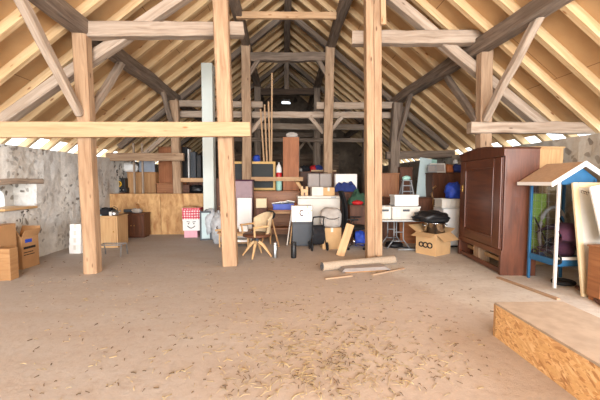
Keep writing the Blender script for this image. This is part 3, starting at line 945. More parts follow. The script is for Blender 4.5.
MB().lathe([(.032, 0), (.038, .01), (.04, .09), (.036, .09), (.033, .012), (0, .012)], n=16).build('mug_body', 'white', t)
MB().tube([(.04, 0, .075), (.06, 0, .065), (.06, 0, .035), (.04, 0, .02)], .006).build('handle', 'white', t)
tag(MB().bx(-.09, .09, -.06, .06, 0, .09).build('small_box', 'charcoal', loc=on(101.5, 7.84, tp + .002), bevel=.01), 'small dark box at the back left on the pale cabinet', 'box')
t2 = cab2.top
t = thing('power_drill', 'dark power tool lying on the dark reddish cabinet', 'tool', on(130, 9.05, t2 + .055), R(20))
MB().tube([(-.16, 0, 0), (.08, 0, 0)], .045, 12).build('motor_housing', 'charcoal', t)
MB().tube([(.08, 0, 0), (.15, 0, 0), (.2, 0, 0)], .03, 10, .012).build('chuck', 'steel', t)
MB().beam((-.1, 0, 0), (-.14, .16, -.02), .05, .045, cham=.01).build('grip', 'black', t)
sack('cloth_bag', 'small grey crumpled bag at the right on the dark reddish cabinet', 'bag', on(136.5, 9.1, t2 + .002), (.14, .12, .07), 'greywhite', 5, knot=False)
t = thing('folded_board', 'thin pale board leaning on the clutter of the dark reddish cabinet', 'board', on(140, 9.12, t2 + .002), rot=(0, R(-24), 0))
MB().bx(-.012, .012, -.09, .09, 0, .25).build('board', 'midwood', t)

# chipboard partition
s = S(117.5, 205, 233.5, 193.5, 9.5, 0.0)
t = thing('chipboard_partition', 'tall stained chipboard partition across the back of the left bay', 'partition', (0, 0, 0))
xl, xr = LW + .02, s.x + s.w / 2
for x0, x1 in ((xl, -3.45), (-3.44, xr)):
    MB().bx(x0, x1, 9.38, 9.40, 0, s.h, grain=2).build('board', 'osb_soft' if 'osb_soft' in M else 'osb', t)
MB().bx(xl, xr, 9.40, 9.5, s.h - .1, s.h).bx(xl, xr, 9.40, 9.5, 0, .1).build('batten', 'newbeam', t)
zpart = s.h
tag(MB().bx(xl, -2.35, 9.505, 9.58, s.h - .04, s.h - .005).build('ledge_board', 'newbeam'), 'narrow pale ledge board along the top back of the partition', 'board')

# things behind the partition
def behind(x0, x1, yt, Y): 
    s = S(x0, x1, 233, yt, Y, 0.0); return s
s = behind(117.5, 126, 192.5, 9.95); base_h = s.h
cabinet('low_cupboard', 'dark cupboard behind the partition by the left wall, audio gear on top', 'cupboard', s, .42, 'walnut', doors=1)
t = thing('loudspeaker', 'black box speaker with yellow ring, by the left wall above the partition', 'loudspeaker', on(122, 10.14, s.h + .14 + .002))
MB().bx(-.17, .17, -.15, .15, 0, .28).build('speaker_box', 'black', t, .008)
for z, r in ((.11, .08), (.22, .04)):
    MB().lathe([(r, 0), (r * 1.08, .012), (r * .9, .012), (r * .4, -.01), (0, .006)], (0, -.15, z), 18, Rx(R(90))).build('speaker_cone', 'yellow' if z < .2 else 'steel', t)
t = thing('stereo_receiver', 'flat black stereo unit under the box speaker by the left wall', 'stereo', on(122.3, 10.14, s.h + .001))
MB().bx(-.2, .2, -.16, .16, .012, .139).build('stereo_body', 'black', t, .006)
for x in (-.14, 0.02, .12): MB().lathe([(.02, 0), (.018, .018), (0, .018)], (x, -.16, .075), 12, Rx(R(90))).build('knob', 'steel', t)
MB().bx(-.18, -.15, -.14, .14, 0, .013).bx(.15, .18, -.14, .14, 0, .013).build('foot', 'rubber', t)
s = behind(128, 156, 172, 10.2); zc1 = s.h
c = cabinet('cupboard', 'wide plain wooden cupboard above the partition, under the low pale rail', 'cupboard', s, .5, 'midwood', doors=2)
sack('plastic_sack', 'white stuffed plastic sack by the left wall on the wooden cupboard', 'bag', on(131.5, 10.45, zc1 + .002), (.22, .18, .17), 'white', 8)
tag(MB().bx(-.24, .24, -.03, .03, 0, .52).build('grey_case', 'bluegrey', loc=on(148, 10.58, zc1 + .002), bevel=.02), 'flat blue-grey case standing at the back on the wooden cupboard', 'case')
for px in (135, 143.5):
    tag(MB().beam(on(px, 9.88, 1.0) * 1 - Vector((0, 0, 1.0)), on(px, 9.88, 2.6), .045, .045, (0, 1, 0)).build('batten', 'grey'),
        'thin upright batten before the wooden cupboard, %s of the pair' % ('left' if px < 140 else 'right'), 'batten')
s = behind(159, 182, 146.5, 10.45)
s.w += .16; s.x += .08
cabinet('tall_cupboard', 'tall red-brown cupboard behind the post over the partition', 'cupboard', s, .5, 'teak', doors=2, plinth=.08, doormat='brownpanel')
s = behind(157, 175, 183, 9.98); s.h = at(160, 183, 9.98).z
cabinet('small_chest', 'small brown chest low before the tall red-brown cupboard', 'chest', s, .28, 'teak', drawers=3)
s = behind(181.5, 206, 193, 9.72); shz = at(190, 193.2, 9.72).z
cabinet('low_cupboard', 'dark low cupboard behind the partition next to the white column', 'cupboard', s, .38, 'walnut', doors=1)
sack('bin_bag', 'shiny black bag below the thin rail beside the white column', 'bag', on(197, 9.95, s.h + .002), (.23, .15, .13), 'black', 12, knot=False)
tag(MB().bx(-.13, .13, -.1, .1, 0, .24).build('wooden_box', 'walnut', loc=on(186, 9.92, s.h + .001), bevel=.01), 'small brown wooden box below the thin rail by the partition post', 'box')
s = behind(188, 203, 164, 10.28); s.h = at(190, 178, 10.28).z
cabinet('dark_shelf', 'dim shelf cupboard carrying dark cases beside the tall red-brown cupboard', 'cupboard', s, .4, 'walnut', doors=1)
for k, (px, w_, h_, m_) in enumerate(((186.5, .15, .95, 'black'), (190.5, .05, .88, 'white'), (195, .16, .8, 'charcoal'), (200.5, .13, .70, 'black'))):
    t = thing('upright_case', ['tall black case against the tall red-brown cupboard', 'thin white upright case between two dark ones', 'charcoal upright case right of the thin white one', 'short black upright case next to the white column'][k], 'case', on(px, 10.45, s.h + .001))
    MB().bx(-w_ / 2, w_ / 2, -.15, .15, 0, h_).build('case_body', m_, t, .012)
    MB().tube([(0, -.05, h_), (0, -.05, h_ + .04), (0, .05, h_ + .04), (0, .05, h_)], .008).build('handle', 'black', t)

# white column
p = at(210, 205, 9.0)
beam('white_column', 'square pale green-white column left of the tall centre post', 'column', (p.x, 9.0, 0), (p.x, 9.0, 4.56), .28, .3, 'palegreen', seg=1, jit=0, cham=.008, up=(0, 1, 0))

# gift boxes
s = S(184, 197, 237.5, 230.5); z = s.h
carton('flat pink box at the bottom of the gift-box stack', s, .3, 'pink', R(3), tape=False, name='gift_box')
Yg = s.Y
s = S(183, 200, 237, 219.3, Yg - .03, z + .001)
t = carton('white box with a black smiling face, middle of the gift-box stack', s, .36, 'white', R(-2), tape=False, name='gift_box')
f = MB()
W, H = s.w, s.h
for x in (-.07, .07): f.lathe([(.018, 0), (.018, .003), (0, .003)], (x, -.18, H * .62), 14, Rx(R(90)))
f.tube([(-.1 + .2 * k / 10, -.1825, H * .42 - .06 * sin(pi * k / 10)) for k in range(11)], .011, 6)
f.tube([(-.12, -.1825, H * .8), (-.03, -.1825, H * .76)], .008, 6).tube([(.03, -.1825, H * .76), (.12, -.1825, H * .8)], .008, 6)
f.build('printed_face', 'ink', t)
MB().bx(-W / 2 - .006, W / 2 + .006, -.186, .186, H - .05, H + .001).build('lid', 'white', t, .003)
zt = s.top + .002
def polka():
    m, nt, b = nm('red_polka_paper')
    oc = nt.nodes.new('ShaderNodeTexCoord').outputs['UV']
    v = nt.nodes.new('ShaderNodeTexVoronoi'); v.inputs['Scale'].default_value = 15; v.inputs['Randomness'].default_value = .12
    nt.links.new(oc, v.inputs['Vector'])
    nt.links.new(ramp(nt, v.outputs['Distance'], [(.27, lin((240, 225, 225))), (.32, lin((188, 36, 62)))]), b.inputs['Base Color'])
    return m
M['polka'] = polka()
s = S(182, 199.5, 219, 208, Yg - .02, zt)
t = carton('red box with white dots on top of the gift-box stack', s, .34, 'polka', R(2), tape=False, name='gift_box')
MB().bx(-s.w / 2 - .006, s.w / 2 + .006, -.176, .176, s.h - .05, s.h + .001).build('lid', 'polka', t, .003)
zp = s.top
heap('brown_paper', 'crumpled brown paper lying on the red dotted box', 'paper', (s.x - .05, Yg + .14, zp + .003), .36, .26, .05, 'card', 4)

# mirror frame and clear-wrapped bundle right of the gift boxes
s = S(201, 212, 239.5, 211); s.Y -= .1
panel('framed_mirror', 'small dark-framed mirror leaning before the clear-wrapped bundle', 'mirror', s, .03, 'paleblue', R(7), R(12), 'charcoal', .04)
sack('wrapped_bundle', 'bundle in crumpled clear plastic at the foot of the white column', 'bundle', Vector((at(210, 230, 8.6).x, 8.62, 0)), (.22, .17, .40), 'poly', 21, amp=.2, flat=.85)
s = S(214.5, 222, 232, 210, 8.0, 0)
sack('wrapped_bundle', 'second clear-plastic bundle half hidden by the tall centre post', 'bundle', Vector((at(219.5, 230, 8.1).x, 8.0, 0)), (.17, .2, .40), 'poly', 33, amp=.2, flat=.85)
s = S(216, 222, 232, 178, 9.2, 0)
cabinet('narrow_cupboard', 'narrow dark cupboard between the white column and the tall centre post', 'cupboard', s, .3, 'walnut', doors=1)

# ================================================================== MIDDLE
# low table left of / behind the tall centre post
s = S(217, 250, 247.5, 232.5); tw = s
def table(name, label, s, d, mat, legmat, th=.03, inset=.05, leg=.04, cat='table', shelf=None):
    t = base(s, d, name, label, cat)
    MB().bx(-s.w / 2, s.w / 2, -d / 2, d / 2, s.h - th, s.h, grain=0).build('table_top', mat, t, .006)
    for sx in (-1, 1):
        for sy in (-1, 1):
            x, y = sx * (s.w / 2 - inset), sy * (d / 2 - inset)
            MB().beam((x, y, 0), (x, y, s.h - th), leg * .8, leg * .8, (0, 1, 0), w1=leg, h1=leg).build('leg', legmat, t, .003)
    a = MB()
    for sy in (-1, 1): a.bx(-s.w / 2 + inset, s.w / 2 - inset, sy * (d / 2 - inset) - .01, sy * (d / 2 - inset) + .01, s.h - th - .06, s.h - th)
    for sx in (-1, 1): a.bx(sx * (s.w / 2 - inset) - .01, sx * (s.w / 2 - inset) + .01, -d / 2 + inset, d / 2 - inset, s.h - th - .06, s.h - th)
    a.build('apron', legmat, t)
    if shelf: MB().bx(-s.w / 2 + inset, s.w / 2 - inset, -d / 2 + inset, d / 2 - inset, shelf, shelf + .018).build('shelf', mat, t)
    return t
table('low_table', 'low wooden table behind the tall centre post, left of the swivel chair', s, .55, 'midwood', 'lightwood', shelf=.08)
sl = S(222, 250, 240, 236, s.Y + .1, s.h + .001)
s2 = S(239, 247.5, 232, 226, s.Y + .12, s.h + .002)
carton('small white carton on the low table by the tall centre post', s2, .2, 'white', tape=False)
t = thing('hand_plane', 'small wooden hand plane on the low table left of the tall post', 'tool', on(220, s.Y + .2, s.h + .002), R(15))
MB().bx(-.12, .12, -.03, .03, 0, .05).build('plane_body', 'lightwood', t, .006)
MB().tube([(-.07, 0, .05), (-.085, 0, .10), (-.06, 0, .12)], .014).build('handle', 'walnut', t)
tag(MB().bx(-.2, .2, -.13, .13, 0, .05).build('flat_box', 'white', loc=Vector((tw.x + .1, tw.Y + .25, .099)), bevel=.006), 'flat white box on the lower shelf of the low table', 'box')

# lilac cabinet and white case
s = S(234.5, 252.5, 240, 180, 8.75, 0); 
c = cabinet('lilac_cabinet', 'tall lilac-grey cabinet with dark top just right of the tall centre post', 'cabinet', s, .45, 'lilac', doors=1, plinth=.06)
MB().bx(-s.w / 2 - .025, s.w / 2 + .025, -.245, .24, s.h - .03, s.h + .012).build('cornice', 'purple', c, .006)
s = S(237, 251.5, 240, 198, 8.35, 0)
panel('whiteboard', 'white shelf panel standing before the lilac cabinet', 'panel', s, .05, 'white', R(4))

# swivel chair
p = fl(257, 256.5); 
t = thing('swivel_chair', 'beige shell swivel chair with wooden arms and splayed wooden legs', 'chair', p, R(-58))
sh = .43
MB().lathe([(.27, sh - .02), (.28, sh), (.27, sh + .03), (.1, sh + .035), (0, sh + .035)], n=24).build('seat', 'walnut', t)
def shell(u, v):
    th = R(-82 + 164 * u); r = .25 + .05 * v - .015 * cos(th * 2)
    top = .41 - .14 * abs(u - .5) ** 2 * 4
    return (r * sin(th), .03 + r * cos(th) * (.9 + .12 * v), sh + .04 + v * top)
def shell2(u, v):
    q = Vector(shell(u, v)); c = Vector((0, .03, q.z)); return c + (q - c) * .90
m = MB(); m.grid(shell, 22, 8).grid(shell2, 22, 8)
n_ = 23 * 9
for i in range(22):
    for j in (0, 8):
        a = j * 23 + i; m.face([a, a + 1, n_ + a + 1, n_ + a], [(0, 0)] * 4, True)
for j in range(8):
    for i in (0, 22):
        a = j * 23 + i; m.face([a, a + 23, n_ + a + 23, n_ + a], [(0, 0)] * 4, True)
m.build('backrest', 'beige', t)
for sx in (-1, 1):
    MB().beam((sx * .285, .1, sh + .2), (sx * .285, -.22, sh + .19), .05, .035, cham=.01).beam((sx * .285, -.2, sh + .19), (sx * .26, -.18, sh + .01), .04, .03, cham=.008).build('armrest', 'lightwood', t)
MB().lathe([(.05, .26), (.035, .3), (.03, sh - .02)], n=14).build('spindle', 'charcoal', t)
for k in range(4):
    a = R(45 + 90 * k)
    lg = MB()
    pts = [(.04 * cos(a), .04 * sin(a), .30), (.12 * cos(a), .12 * sin(a), .25), (.30 * cos(a), .30 * sin(a), .012)]
    lg.beam(pts[0], pts[1], .05, .06, cham=.01).beam(pts[1], pts[2], .05, .06, cham=.01, w1=.03, h1=.03)
    lg.build('leg', 'lightwood', t)
# tall chair / tripod behind
p = fl(270, 246)
t = thing('wooden_tripod', 'dark wooden tripod stand with black head behind the swivel chair', 'stand', p)
for k in range(3):
    a = R(90 + 120 * k)
    MB().beam((.05 * cos(a), .05 * sin(a), .66), (.24 * cos(a), .24 * sin(a), .0), .035, .03, cham=.006).build('leg', 'midwood', t)
MB().blob((0, 0, .72), (.13, .1, .11), .1, 2, 3, 16, 10).build('black_head', 'blackfab', t)

# cans
for px, x0, x1, mat, nme, lbl in ((275, 272.5, 277.5, 'steel', 'metal_can', 'shiny galvanised cylinder on the floor right of the swivel chair'), (293.5, 291, 296.5, 'black', 'metal_can', 'black cylinder with ribbed top on the floor before the dark grey case')):
    s = S(x0, x1, 258.5, 242.5); r = s.w / 2
    t = base(s, s.w, nme, lbl, 'can')
    MB().lathe([(r * .95, 0), (r, .01), (r, s.h * .8), (r * .96, s.h * .81), (r * .96, s.h * .83), (r, s.h * .84), (r, s.h), (r * .85, s.h), (r * .85, s.h - .02), (0, s.h - .02)], n=22).build('can_body', mat, t)
    MB().lathe([(r * 1.04, s.h * .98), (r * 1.05, s.h), (r * .9, s.h + .004)], n=22).lathe([(r * 1.03, .02), (r * 1.03, .03), (r, .035)], n=22).build('rim', mat, t)

# brown chest and blackboard group
s = S(254, 300, 240, 191, 9.2, 0); chest_top = s.h; cs = s
cabinet('chest_of_drawers', 'broad brown chest of drawers behind the table with the blue tray', 'chest', s, .6, 'teak', drawers=4, plinth=.06)
s = S(232.5, 275.5, 190, 161.5, 9.93, chest_top + .001)
s.h = at(254, 161.5, 9.93).z - s.z0
t = thing('blackboard', 'yellow-framed blackboard with two dark panels behind the slim old post', 'blackboard', (s.x, s.Y, s.z0))
W, H, fw = s.w, s.h, .07
fr = MB()
fr.bx(-W / 2, W / 2, 0, .035, 0, fw, 0).bx(-W / 2, W / 2, 0, .035, H - fw, H, 0).bx(-W / 2, -W / 2 + fw, 0, .035, fw, H - fw, 2).bx(W / 2 - fw, W / 2, 0, .035, fw, H - fw, 2)
fr.build('frame', 'yellowwood', t, .004)
mid = -.18
MB().bx(mid - .03, mid + .03, 0, .035, fw, H - fw, 2).build('mullion', 'yellowwood', t)
MB().bx(-W / 2 + fw, mid - .03, .012, .028, fw, H - fw).build('slate_panel', 'slate', t)
MB().bx(mid + .03, W / 2 - fw, .012, .028, fw, H - fw).build('slate_panel', 'slate', t)
# cabinet the left part of the blackboard stands on
s = S(231, 252, 240, 190, 9.9, 0); s.h = chest_top
cabinet('low_cupboard', 'dark cupboard under the left end of the blackboard', 'cupboard', s, .35, 'walnut', doors=1)
# blue cap box on the blackboard zone
sack('blue_sack', 'small bright blue bundle above the blackboard, behind the slim post', 'bundle', on(257, 10.28, at(257, 162, 10.28).z), (.11, .1, .12), 'bluebag', 6, knot=False)
s = S(249, 262, 240, 162, 10.15, 0)
cabinet('tall_cupboard', 'narrow dark cupboard behind the blackboard under the blue bundle', 'cupboard', s, .3, 'walnut', doors=1)
# bottle
t = thing('fire_extinguisher', 'white-shouldered red cylinder standing on the brown chest behind the pale rail', 'extinguisher', on(279, 9.7, chest_top + .001))
MB().lathe([(.075, 0), (.085, .02), (.085, .34), (.06, .36)], n=18).build('lower_body', 'mint', t)
MB().lathe([(.085, .34), (.086, .35), (.086, .5), (.08, .52)], n=18).build('red_band', 'red', t)
MB().lathe([(.08, .52), (.085, .54), (.08, .66), (.05, .74), (.02, .77), (.02, .82), (0, .82)], n=18).build('white_shoulder', 'white', t)
MB().tube([(0, 0, .8), (.05, 0, .84), (.1, -.02, .78)], .012).build('valve', 'black', t)
# tall brown board and box
s = S(283, 299, 190, 137, 9.66, chest_top + .001); tb = s
panel('tall_board', 'tall plain brown board standing upright on the brown chest', 'board', s, .10, 'brownpanel', 0)
s = S(286, 298, 137, 130.5, 9.66, tb.top + .001)
sack('plastic_parcel', 'grey wrapped parcel on top of the tall brown board', 'parcel', on(292, 9.72, tb.top + .002), (.17, .045, .08), 'greywhite', 4, knot=False)
# leaning battens
for k, (xb, xt, yt) in enumerate(((269.5, 260.5, 109), (270, 264.5, 104.5), (271, 268.5, 101.5), (269.5, 272, 73))):
    b0 = on(xb, 9.975 - .0 * k, chest_top + .62)
    b0 = Vector((on(xb, 9.85, 0).x + .025 * (k - 1.5), 9.995, 0.0))
    e = at(xt, yt, 10.0)
    tag(MB().beam(b0, e, .045, .03, (0, 1, 0)).build('batten', 'newbeam'), 'thin new pine batten, %s of the four leaning before the tie beam' % ['leftmost', 'second from left', 'second from right', 'tallest and rightmost'][k], 'batten', 'leaning pine battens')

# table with blue tray
s = S(268, 300, 243, 210, 8.15, 0); 
table('work_table', 'wooden table with stretcher carrying the blue tray', s, .6, 'teak', 'midwood', th=.035, shelf=.3)
ztab = s.h; tt_ = s
s = S(273, 293.5, 211, 203.5, 8.2, ztab + .001)
t = base(s, .36, 'storage_tray', 'bright blue plastic tray full of papers on the wooden table', 'tray')
b = MB(); W, H, d, e = s.w, s.h * .9, .36, .012
b.bx(-W / 2, W / 2, -d / 2, d / 2, 0, e)
for (x0, x1, y0, y1) in ((-W / 2, W / 2, -d / 2, -d / 2 + e), (-W / 2, W / 2, d / 2 - e, d / 2), (-W / 2, -W / 2 + e, -d / 2, d / 2), (W / 2 - e, W / 2, -d / 2, d / 2)): b.bx(x0, x1, y0, y1, e, H)
b.build('tray_body', 'blue', t, .003)
for sy in (-1, 1): MB().bx(-W / 2 - .015, W / 2 + .015, *sorted((sy * d / 2, sy * (d / 2 + .015))), H - .03, H).build('rim', 'blue', t)
for k in range(3):
    o = MB().box((0, 0, .015), (.21, .28, .02)).build('paper_stack', 'paper', loc=Vector((s.x - .14 + .14 * k, 8.38, ztab + .13 + .02 * k)), bevel=.002)
    o.rotation_euler = (R(-12), R(-8 + 9 * k), R(20 * k - 20)); tag(o, ['white paper stack at the left in the blue tray', 'white paper stack in the middle of the blue tray', 'white paper stack at the right in the blue tray'][k], 'papers', 'papers in the blue tray')
sack('dark_pouch', 'small brown pouch right of the papers by the blue tray', 'pouch', on(296.5, 8.3, ztab + .001), (.09, .08, .08), 'leather', 4, knot=False)
s = S(256, 266.5, 240, 198.5, 8.5, 0)
s0 = S(256, 267, 240, 208, 8.5, 0)
cabinet('bedside_cabinet', 'small dark cabinet behind the swivel chair with a pale box on it', 'cabinet', s0, .35, 'walnut', drawers=2)
s1 = S(256, 266.5, 208, 198.5, 8.55, s0.h + .001)
carton('pale yellow-white box on the small dark cabinet', s1, .28, 'cream', tape=False)
# beams/boards leaning
for k, (xb, xt) in enumerate(((287, 291.5), (290, 293.5))):
    a = fl(xb, 246 - k); b = at(xt, 212, a.y + .35)
    tag(MB().beam(a + Vector((0, 0, .01)), b, .09, .02, (1, 0, 0)).build('leaning_board', 'offwhite' if k == 0 else 'lightwood'), ('pale grey' if k == 0 else 'light wooden') + ' narrow board leaning left of the dark grey case', 'board')

# dark grey case and patterned box
s = S(292.5, 312.5, 246.5, 222); 
t = base(s, .34, 'grey_case', 'dark grey box-shaped case on the floor under the patterned white box', 'case')
MB().bx(-s.w / 2, s.w / 2, -.17, .17, .015, s.h).build('case_body', 'charcoal', t, .012)
for sx in (-1, 1): MB().bx(sx * s.w * .36 - .03, sx * s.w * .36 + .03, -.15, .15, 0, .02).build('foot', 'rubber', t)
MB().bx(-s.w / 2 - .006, s.w / 2 + .006, -.176, .176, s.h - .05, s.h - .03).build('seam_band', 'black', t)
Yc = s.Y
def patt():
    m, nt, b = nm('patterned_white')
    uv = nt.nodes.new('ShaderNodeTexCoord').outputs['UV']
    v = nt.nodes.new('ShaderNodeTexVoronoi'); v.inputs['Scale'].default_value = 11
    nt.links.new(uv, v.inputs['Vector'])
    nt.links.new(ramp(nt, v.outputs['Distance'], [(.18, lin((204, 176, 120))), (.26, lin((238, 234, 226)))]), b.inputs['Base Color'])
    return m
M['patt'] = patt()
s = S(291.5, 312, 222.5, 206, Yc + .02, s.h + .002)
t = carton('white gold-spotted box with a letter C on the dark grey case', s, .3, 'patt', R(1), tape=False, name='gift_box')
MB().tube([(.045 * cos(R(50 + 26 * k)), -.1525, s.h * .56 + .06 * sin(R(50 + 26 * k))) for k in range(11)], .013, 6).build('letter', 'purple', t)

# white chest and what is on it
s = S(298, 340, 243, 196, 7.95, 0); fz = s
t = base(s, .6, 'chest_freezer', 'long white chest behind the dark grey case and the grey rucksack', 'freezer')
MB().bx(-s.w / 2, s.w / 2, -.3, .3, .03, s.h - .06).build('freezer_body', 'offwhite', t, .012)
MB().bx(-s.w / 2 - .012, s.w / 2 + .012, -.315, .31, s.h - .055, s.h).build('lid', 'offwhite', t, .012)
MB().bx(s.w * .28, s.w * .4, -.335, -.31, s.h - .045, s.h - .015).build('handle', 'greymetal', t)
for sx in (-1, 1): MB().bx(sx * s.w * .42 - .03, sx * s.w * .42 + .03, -.26, .26, 0, .032).build('foot', 'black', t)
zf = s.h + .001
# toy castle
s = S(301, 308, 196, 186.5, 8.05, zf)
t = base(s, .22, 'toy_castle', 'little wooden crenellated block on the left end of the white chest', 'toy')
W, H = s.w, s.h
MB().bx(-W / 2, W / 2, -.1, .1, 0, H * .72).bx(-W / 2, -W / 5, -.1, .1, H * .72, H).bx(W / 5, W / 2, -.1, .1, H * .72, H).build('castle_body', 'lightwood', t, .003)
MB().bx(-.02, .02, -.102, -.1, 0.0, .08).build('doorway', 'walnut', t)
s = S(311.5, 323, 196, 187, 8.05, zf)
carton('small white box beside the wooden block on the white chest', s, .3, 'offwhite', R(3))
s = S(323, 335, 196, 187.5, 8.08, zf)
carton('tan cardboard box at the right on the white chest', s, .3, 'cardlight', R(-4))
# board sticking up left of the suitcases
a, b = on(308, 8.5, .0), at(304, 172, 8.7)
tag(MB().grid(lambda u, v: Vector((0, 0, 0)) + Vector((fz.x - .30 + .10 * (v - .5) - .22 * u * u, 8.62 + .1 * u, 1.0 + .5 * u)), 8, 2, .02).build('curved_slat', 'lightwood'), 'curved wooden slat rising left of the grey suitcases', 'slat')
# suitcases on a dark sideboard
s = S(304, 333.5, 240, 187.5, 8.75, 0); sd = s
cabinet('sideboard', 'dark sideboard hidden behind the white chest, suitcases on it', 'sideboard', s, .5, 'walnut', doors=3)
zs_ = s.h + .001
for k, (x0, x1) in enumerate(((308, 319.5), (320, 332))):
    s = S(x0, x1, 187.5, 173.5, 8.8, zs_)
    t = base(s, .3, 'suitcase', ['left one of the two grey-brown suitcases behind the white chest', 'right one of the two grey-brown suitcases behind the white chest'][k], 'suitcase', R(2 - 5 * k), 'grey suitcases')
    MB().bx(-s.w / 2, s.w / 2, -.13, .13, 0, s.h).build('suitcase_shell', 'lead', t, .03)
    MB().bx(-s.w / 2 - .004, s.w / 2 + .004, -.012, .012, 0.01, s.h + .004).build('zip_band', 'charcoal', t, .004)
    MB().tube([(-.05, 0, s.h), (-.05, 0, s.h + .03), (.05, 0, s.h + .03), (.05, 0, s.h)], .008).build('handle', 'black', t)
s = S(335, 357.5, 240, 196, 8.35, 0); 
s.h = at(346, 192, 8.35).z
cabinet('dark_cupboard', 'dark cupboard left of the doubled post under the navy cloth', 'cupboard', s, .45, 'walnut', doors=2)
zn = s.h + .001
s = S(335.5, 357, 192, 174, 8.55, zn)
carton('white box behind the navy cloth heap', s, .25, 'white', tape=False)
heap('cloth_heap', 'heaped navy blue cloth on the dark cupboard before the white box', 'cloth', (at(345, 190, 8.45).x, 8.43, zn + .002), .62, .2, .30, 'navy', 5)
s = S(350, 368, 243, 205, 7.75, 0)
cabinet('dark_cupboard', 'low dark cupboard behind the office chair and the doubled post', 'cupboard', s, .4, 'walnut', doors=1)
zc_ = s.h + .001
heap('cloth_heap', 'heap of dark green cloth behind the office chair', 'cloth', (s.x - .0, 7.95, zc_ + .002), .44, .36, .36, 'green', 11)
tag(MB().blob((0, 0, .05), (.14, .1, .06), .12, 2, 5, flat=.8).build('red_bundle', 'red', loc=Vector((s.x - .03, 7.79, zc_ - .0))), 'small red bundle under the green cloth', 'bundle')

# carton + grey rucksack
s = S(322, 341, 249, 228, 7.15, 0); 
carton('tan carton on the floor under the grey rucksack', s, .3, 'cardlight', R(4))
t = thing('rucksack', 'pale grey fabric rucksack resting on the tan carton', 'bag', (s.x, 7.3, s.h + .001), R(5))
MB().blob((0, 0, .2), (.24, .14, .23), .08, 1.8, 9, 26, 16, .86, pw=.6).build('rucksack_body', 'greywhite', t)
MB().blob((0, -.1, .12), (.17, .07, .10), .06, 1.8, 4, 18, 10, .9, pw=.6).build('front_pocket', 'greywhite', t)
MB().tube([(-.16, -.12, .24), (-.08, -.165, .20), (.05, -.17, .19), (.17, -.12, .23)], .008).build('strap', 'black', t)
# folded stroller
p = fl(318.5, 250)
t = thing('folded_stroller', 'black folded stroller standing right of the dark grey case', 'stroller', p, R(8))
for sx in (-1, 1):
    MB().tube([(sx * .15, -.1, .09), (sx * .13, 0, .35), (sx * .12, .06, .62), (sx * .12, -.02, .72)], .014).build('frame_tube', 'black', t)
    MB().tube([(sx * .15, .14, .09), (sx * .13, .04, .3), (sx * .12, -.05, .52)], .013).build('frame_tube', 'black', t)
    for y in (-.1, .14):
        w_ = MB(); pts = [(sx * .17, y + .075 * cos(2 * pi * k / 16), .09 + .075 * sin(2 * pi * k / 16)) for k in range(16)]
        w_.tube(pts, .016, 8, closed=True).tube([(sx * .17, y - .06, .09), (sx * .17, y + .06, .09)], .008).tube([(sx * .17, y, .03), (sx * .17, y, .15)], .008)
        w_.build('wheel', 'rubber', t)
MB().grid(lambda u, v: ((u - .5) * .26, .05 - .12 * sin(pi * v) + .03 * noise.noise(Vector((u * 4, v * 4, 1))), .12 + v * .42), 10, 12, .012).build('fabric_seat', 'blackfab', t)
MB().tube([(-.12, -.02, .72), (0, -.04, .73), (.12, -.02, .72)], .016).build('handle', 'rubber', t)

# office chair
p = fl(354, 248)
t = thing('office_chair', 'black office chair on a silver star base turned sideways by the doubled post', 'chair', p, R(72))
MB().lathe([(.03, .09), (.032, .2), (.022, .2), (.022, .42)], n=12).build('gas_column', 'chrome', t)
for k in range(5):
    a = R(18 + 72 * k)
    g = MB().beam((0, 0, .10), (.29 * cos(a), .29 * sin(a), .075), .05, .035, cham=.008, w1=.03, h1=.025).build('base_arm', 'chrome', t)
    MB().tube([(.29 * cos(a) - .016 * sin(a), .29 * sin(a) + .016 * cos(a), .03), (.29 * cos(a) + .016 * sin(a), .29 * sin(a) - .016 * cos(a), .03)], .03, 12).build('castor', 'rubber', t)
MB().blob((0, 0, .47), (.25, .25, .05), .03, 2, 2, 24, 10, .8, pw=.6).build('seat', 'blackfab', t)
MB().grid(lambda u, v: ((u - .5) * (.4 - .08 * v), .23 + .06 * (abs(u - .5) * 2) ** 2 * -1 + .10 * v - .05 * sin(pi * v), .52 + .76 * v), 10, 12).grid(lambda u, v: ((.5 - u) * (.4 - .08 * v), .275 + .06 * (abs(u - .5) * 2) ** 2 * -1 + .10 * v - .05 * sin(pi * v), .52 + .76 * v), 10, 12).build('backrest', 'blackfab', t)
MB().tube([(0, .1, .43), (0, .26, .45), (0, .29, .62)], .018).build('back_bracket', 'black', t)
for sx in (-1, 1):
    MB().tube([(sx * .22, .05, .46), (sx * .27, .04, .6), (sx * .27, .02, .66)], .014).beam((sx * .27, .13, .67), (sx * .27, -.12, .67), .05, .03, cham=.01).build('armrest', 'black', t)
# wooden board leaning
a = S(335, 344, 257, 224); 
t = thing('shelf_board', 'light wooden shelf board leaning against the office chair', 'board', fl(340.5, 256.2), rot=(Matrix.Rotation(R(-12), 3, 'Z') @ Rx(R(-17)) @ Ry(R(17))).to_euler())
MB().bx(-.09, .07, 0, .025, 0, .68, grain=2).build('board', 'lightwood', t, .003)
sack('shopping_bag', 'bright blue plastic bag on the floor left of the doubled post', 'bag', Vector((at(360.5, 246, 7.45).x, 7.52, 0)), (.14, .10, .19), 'bluebag', 15)

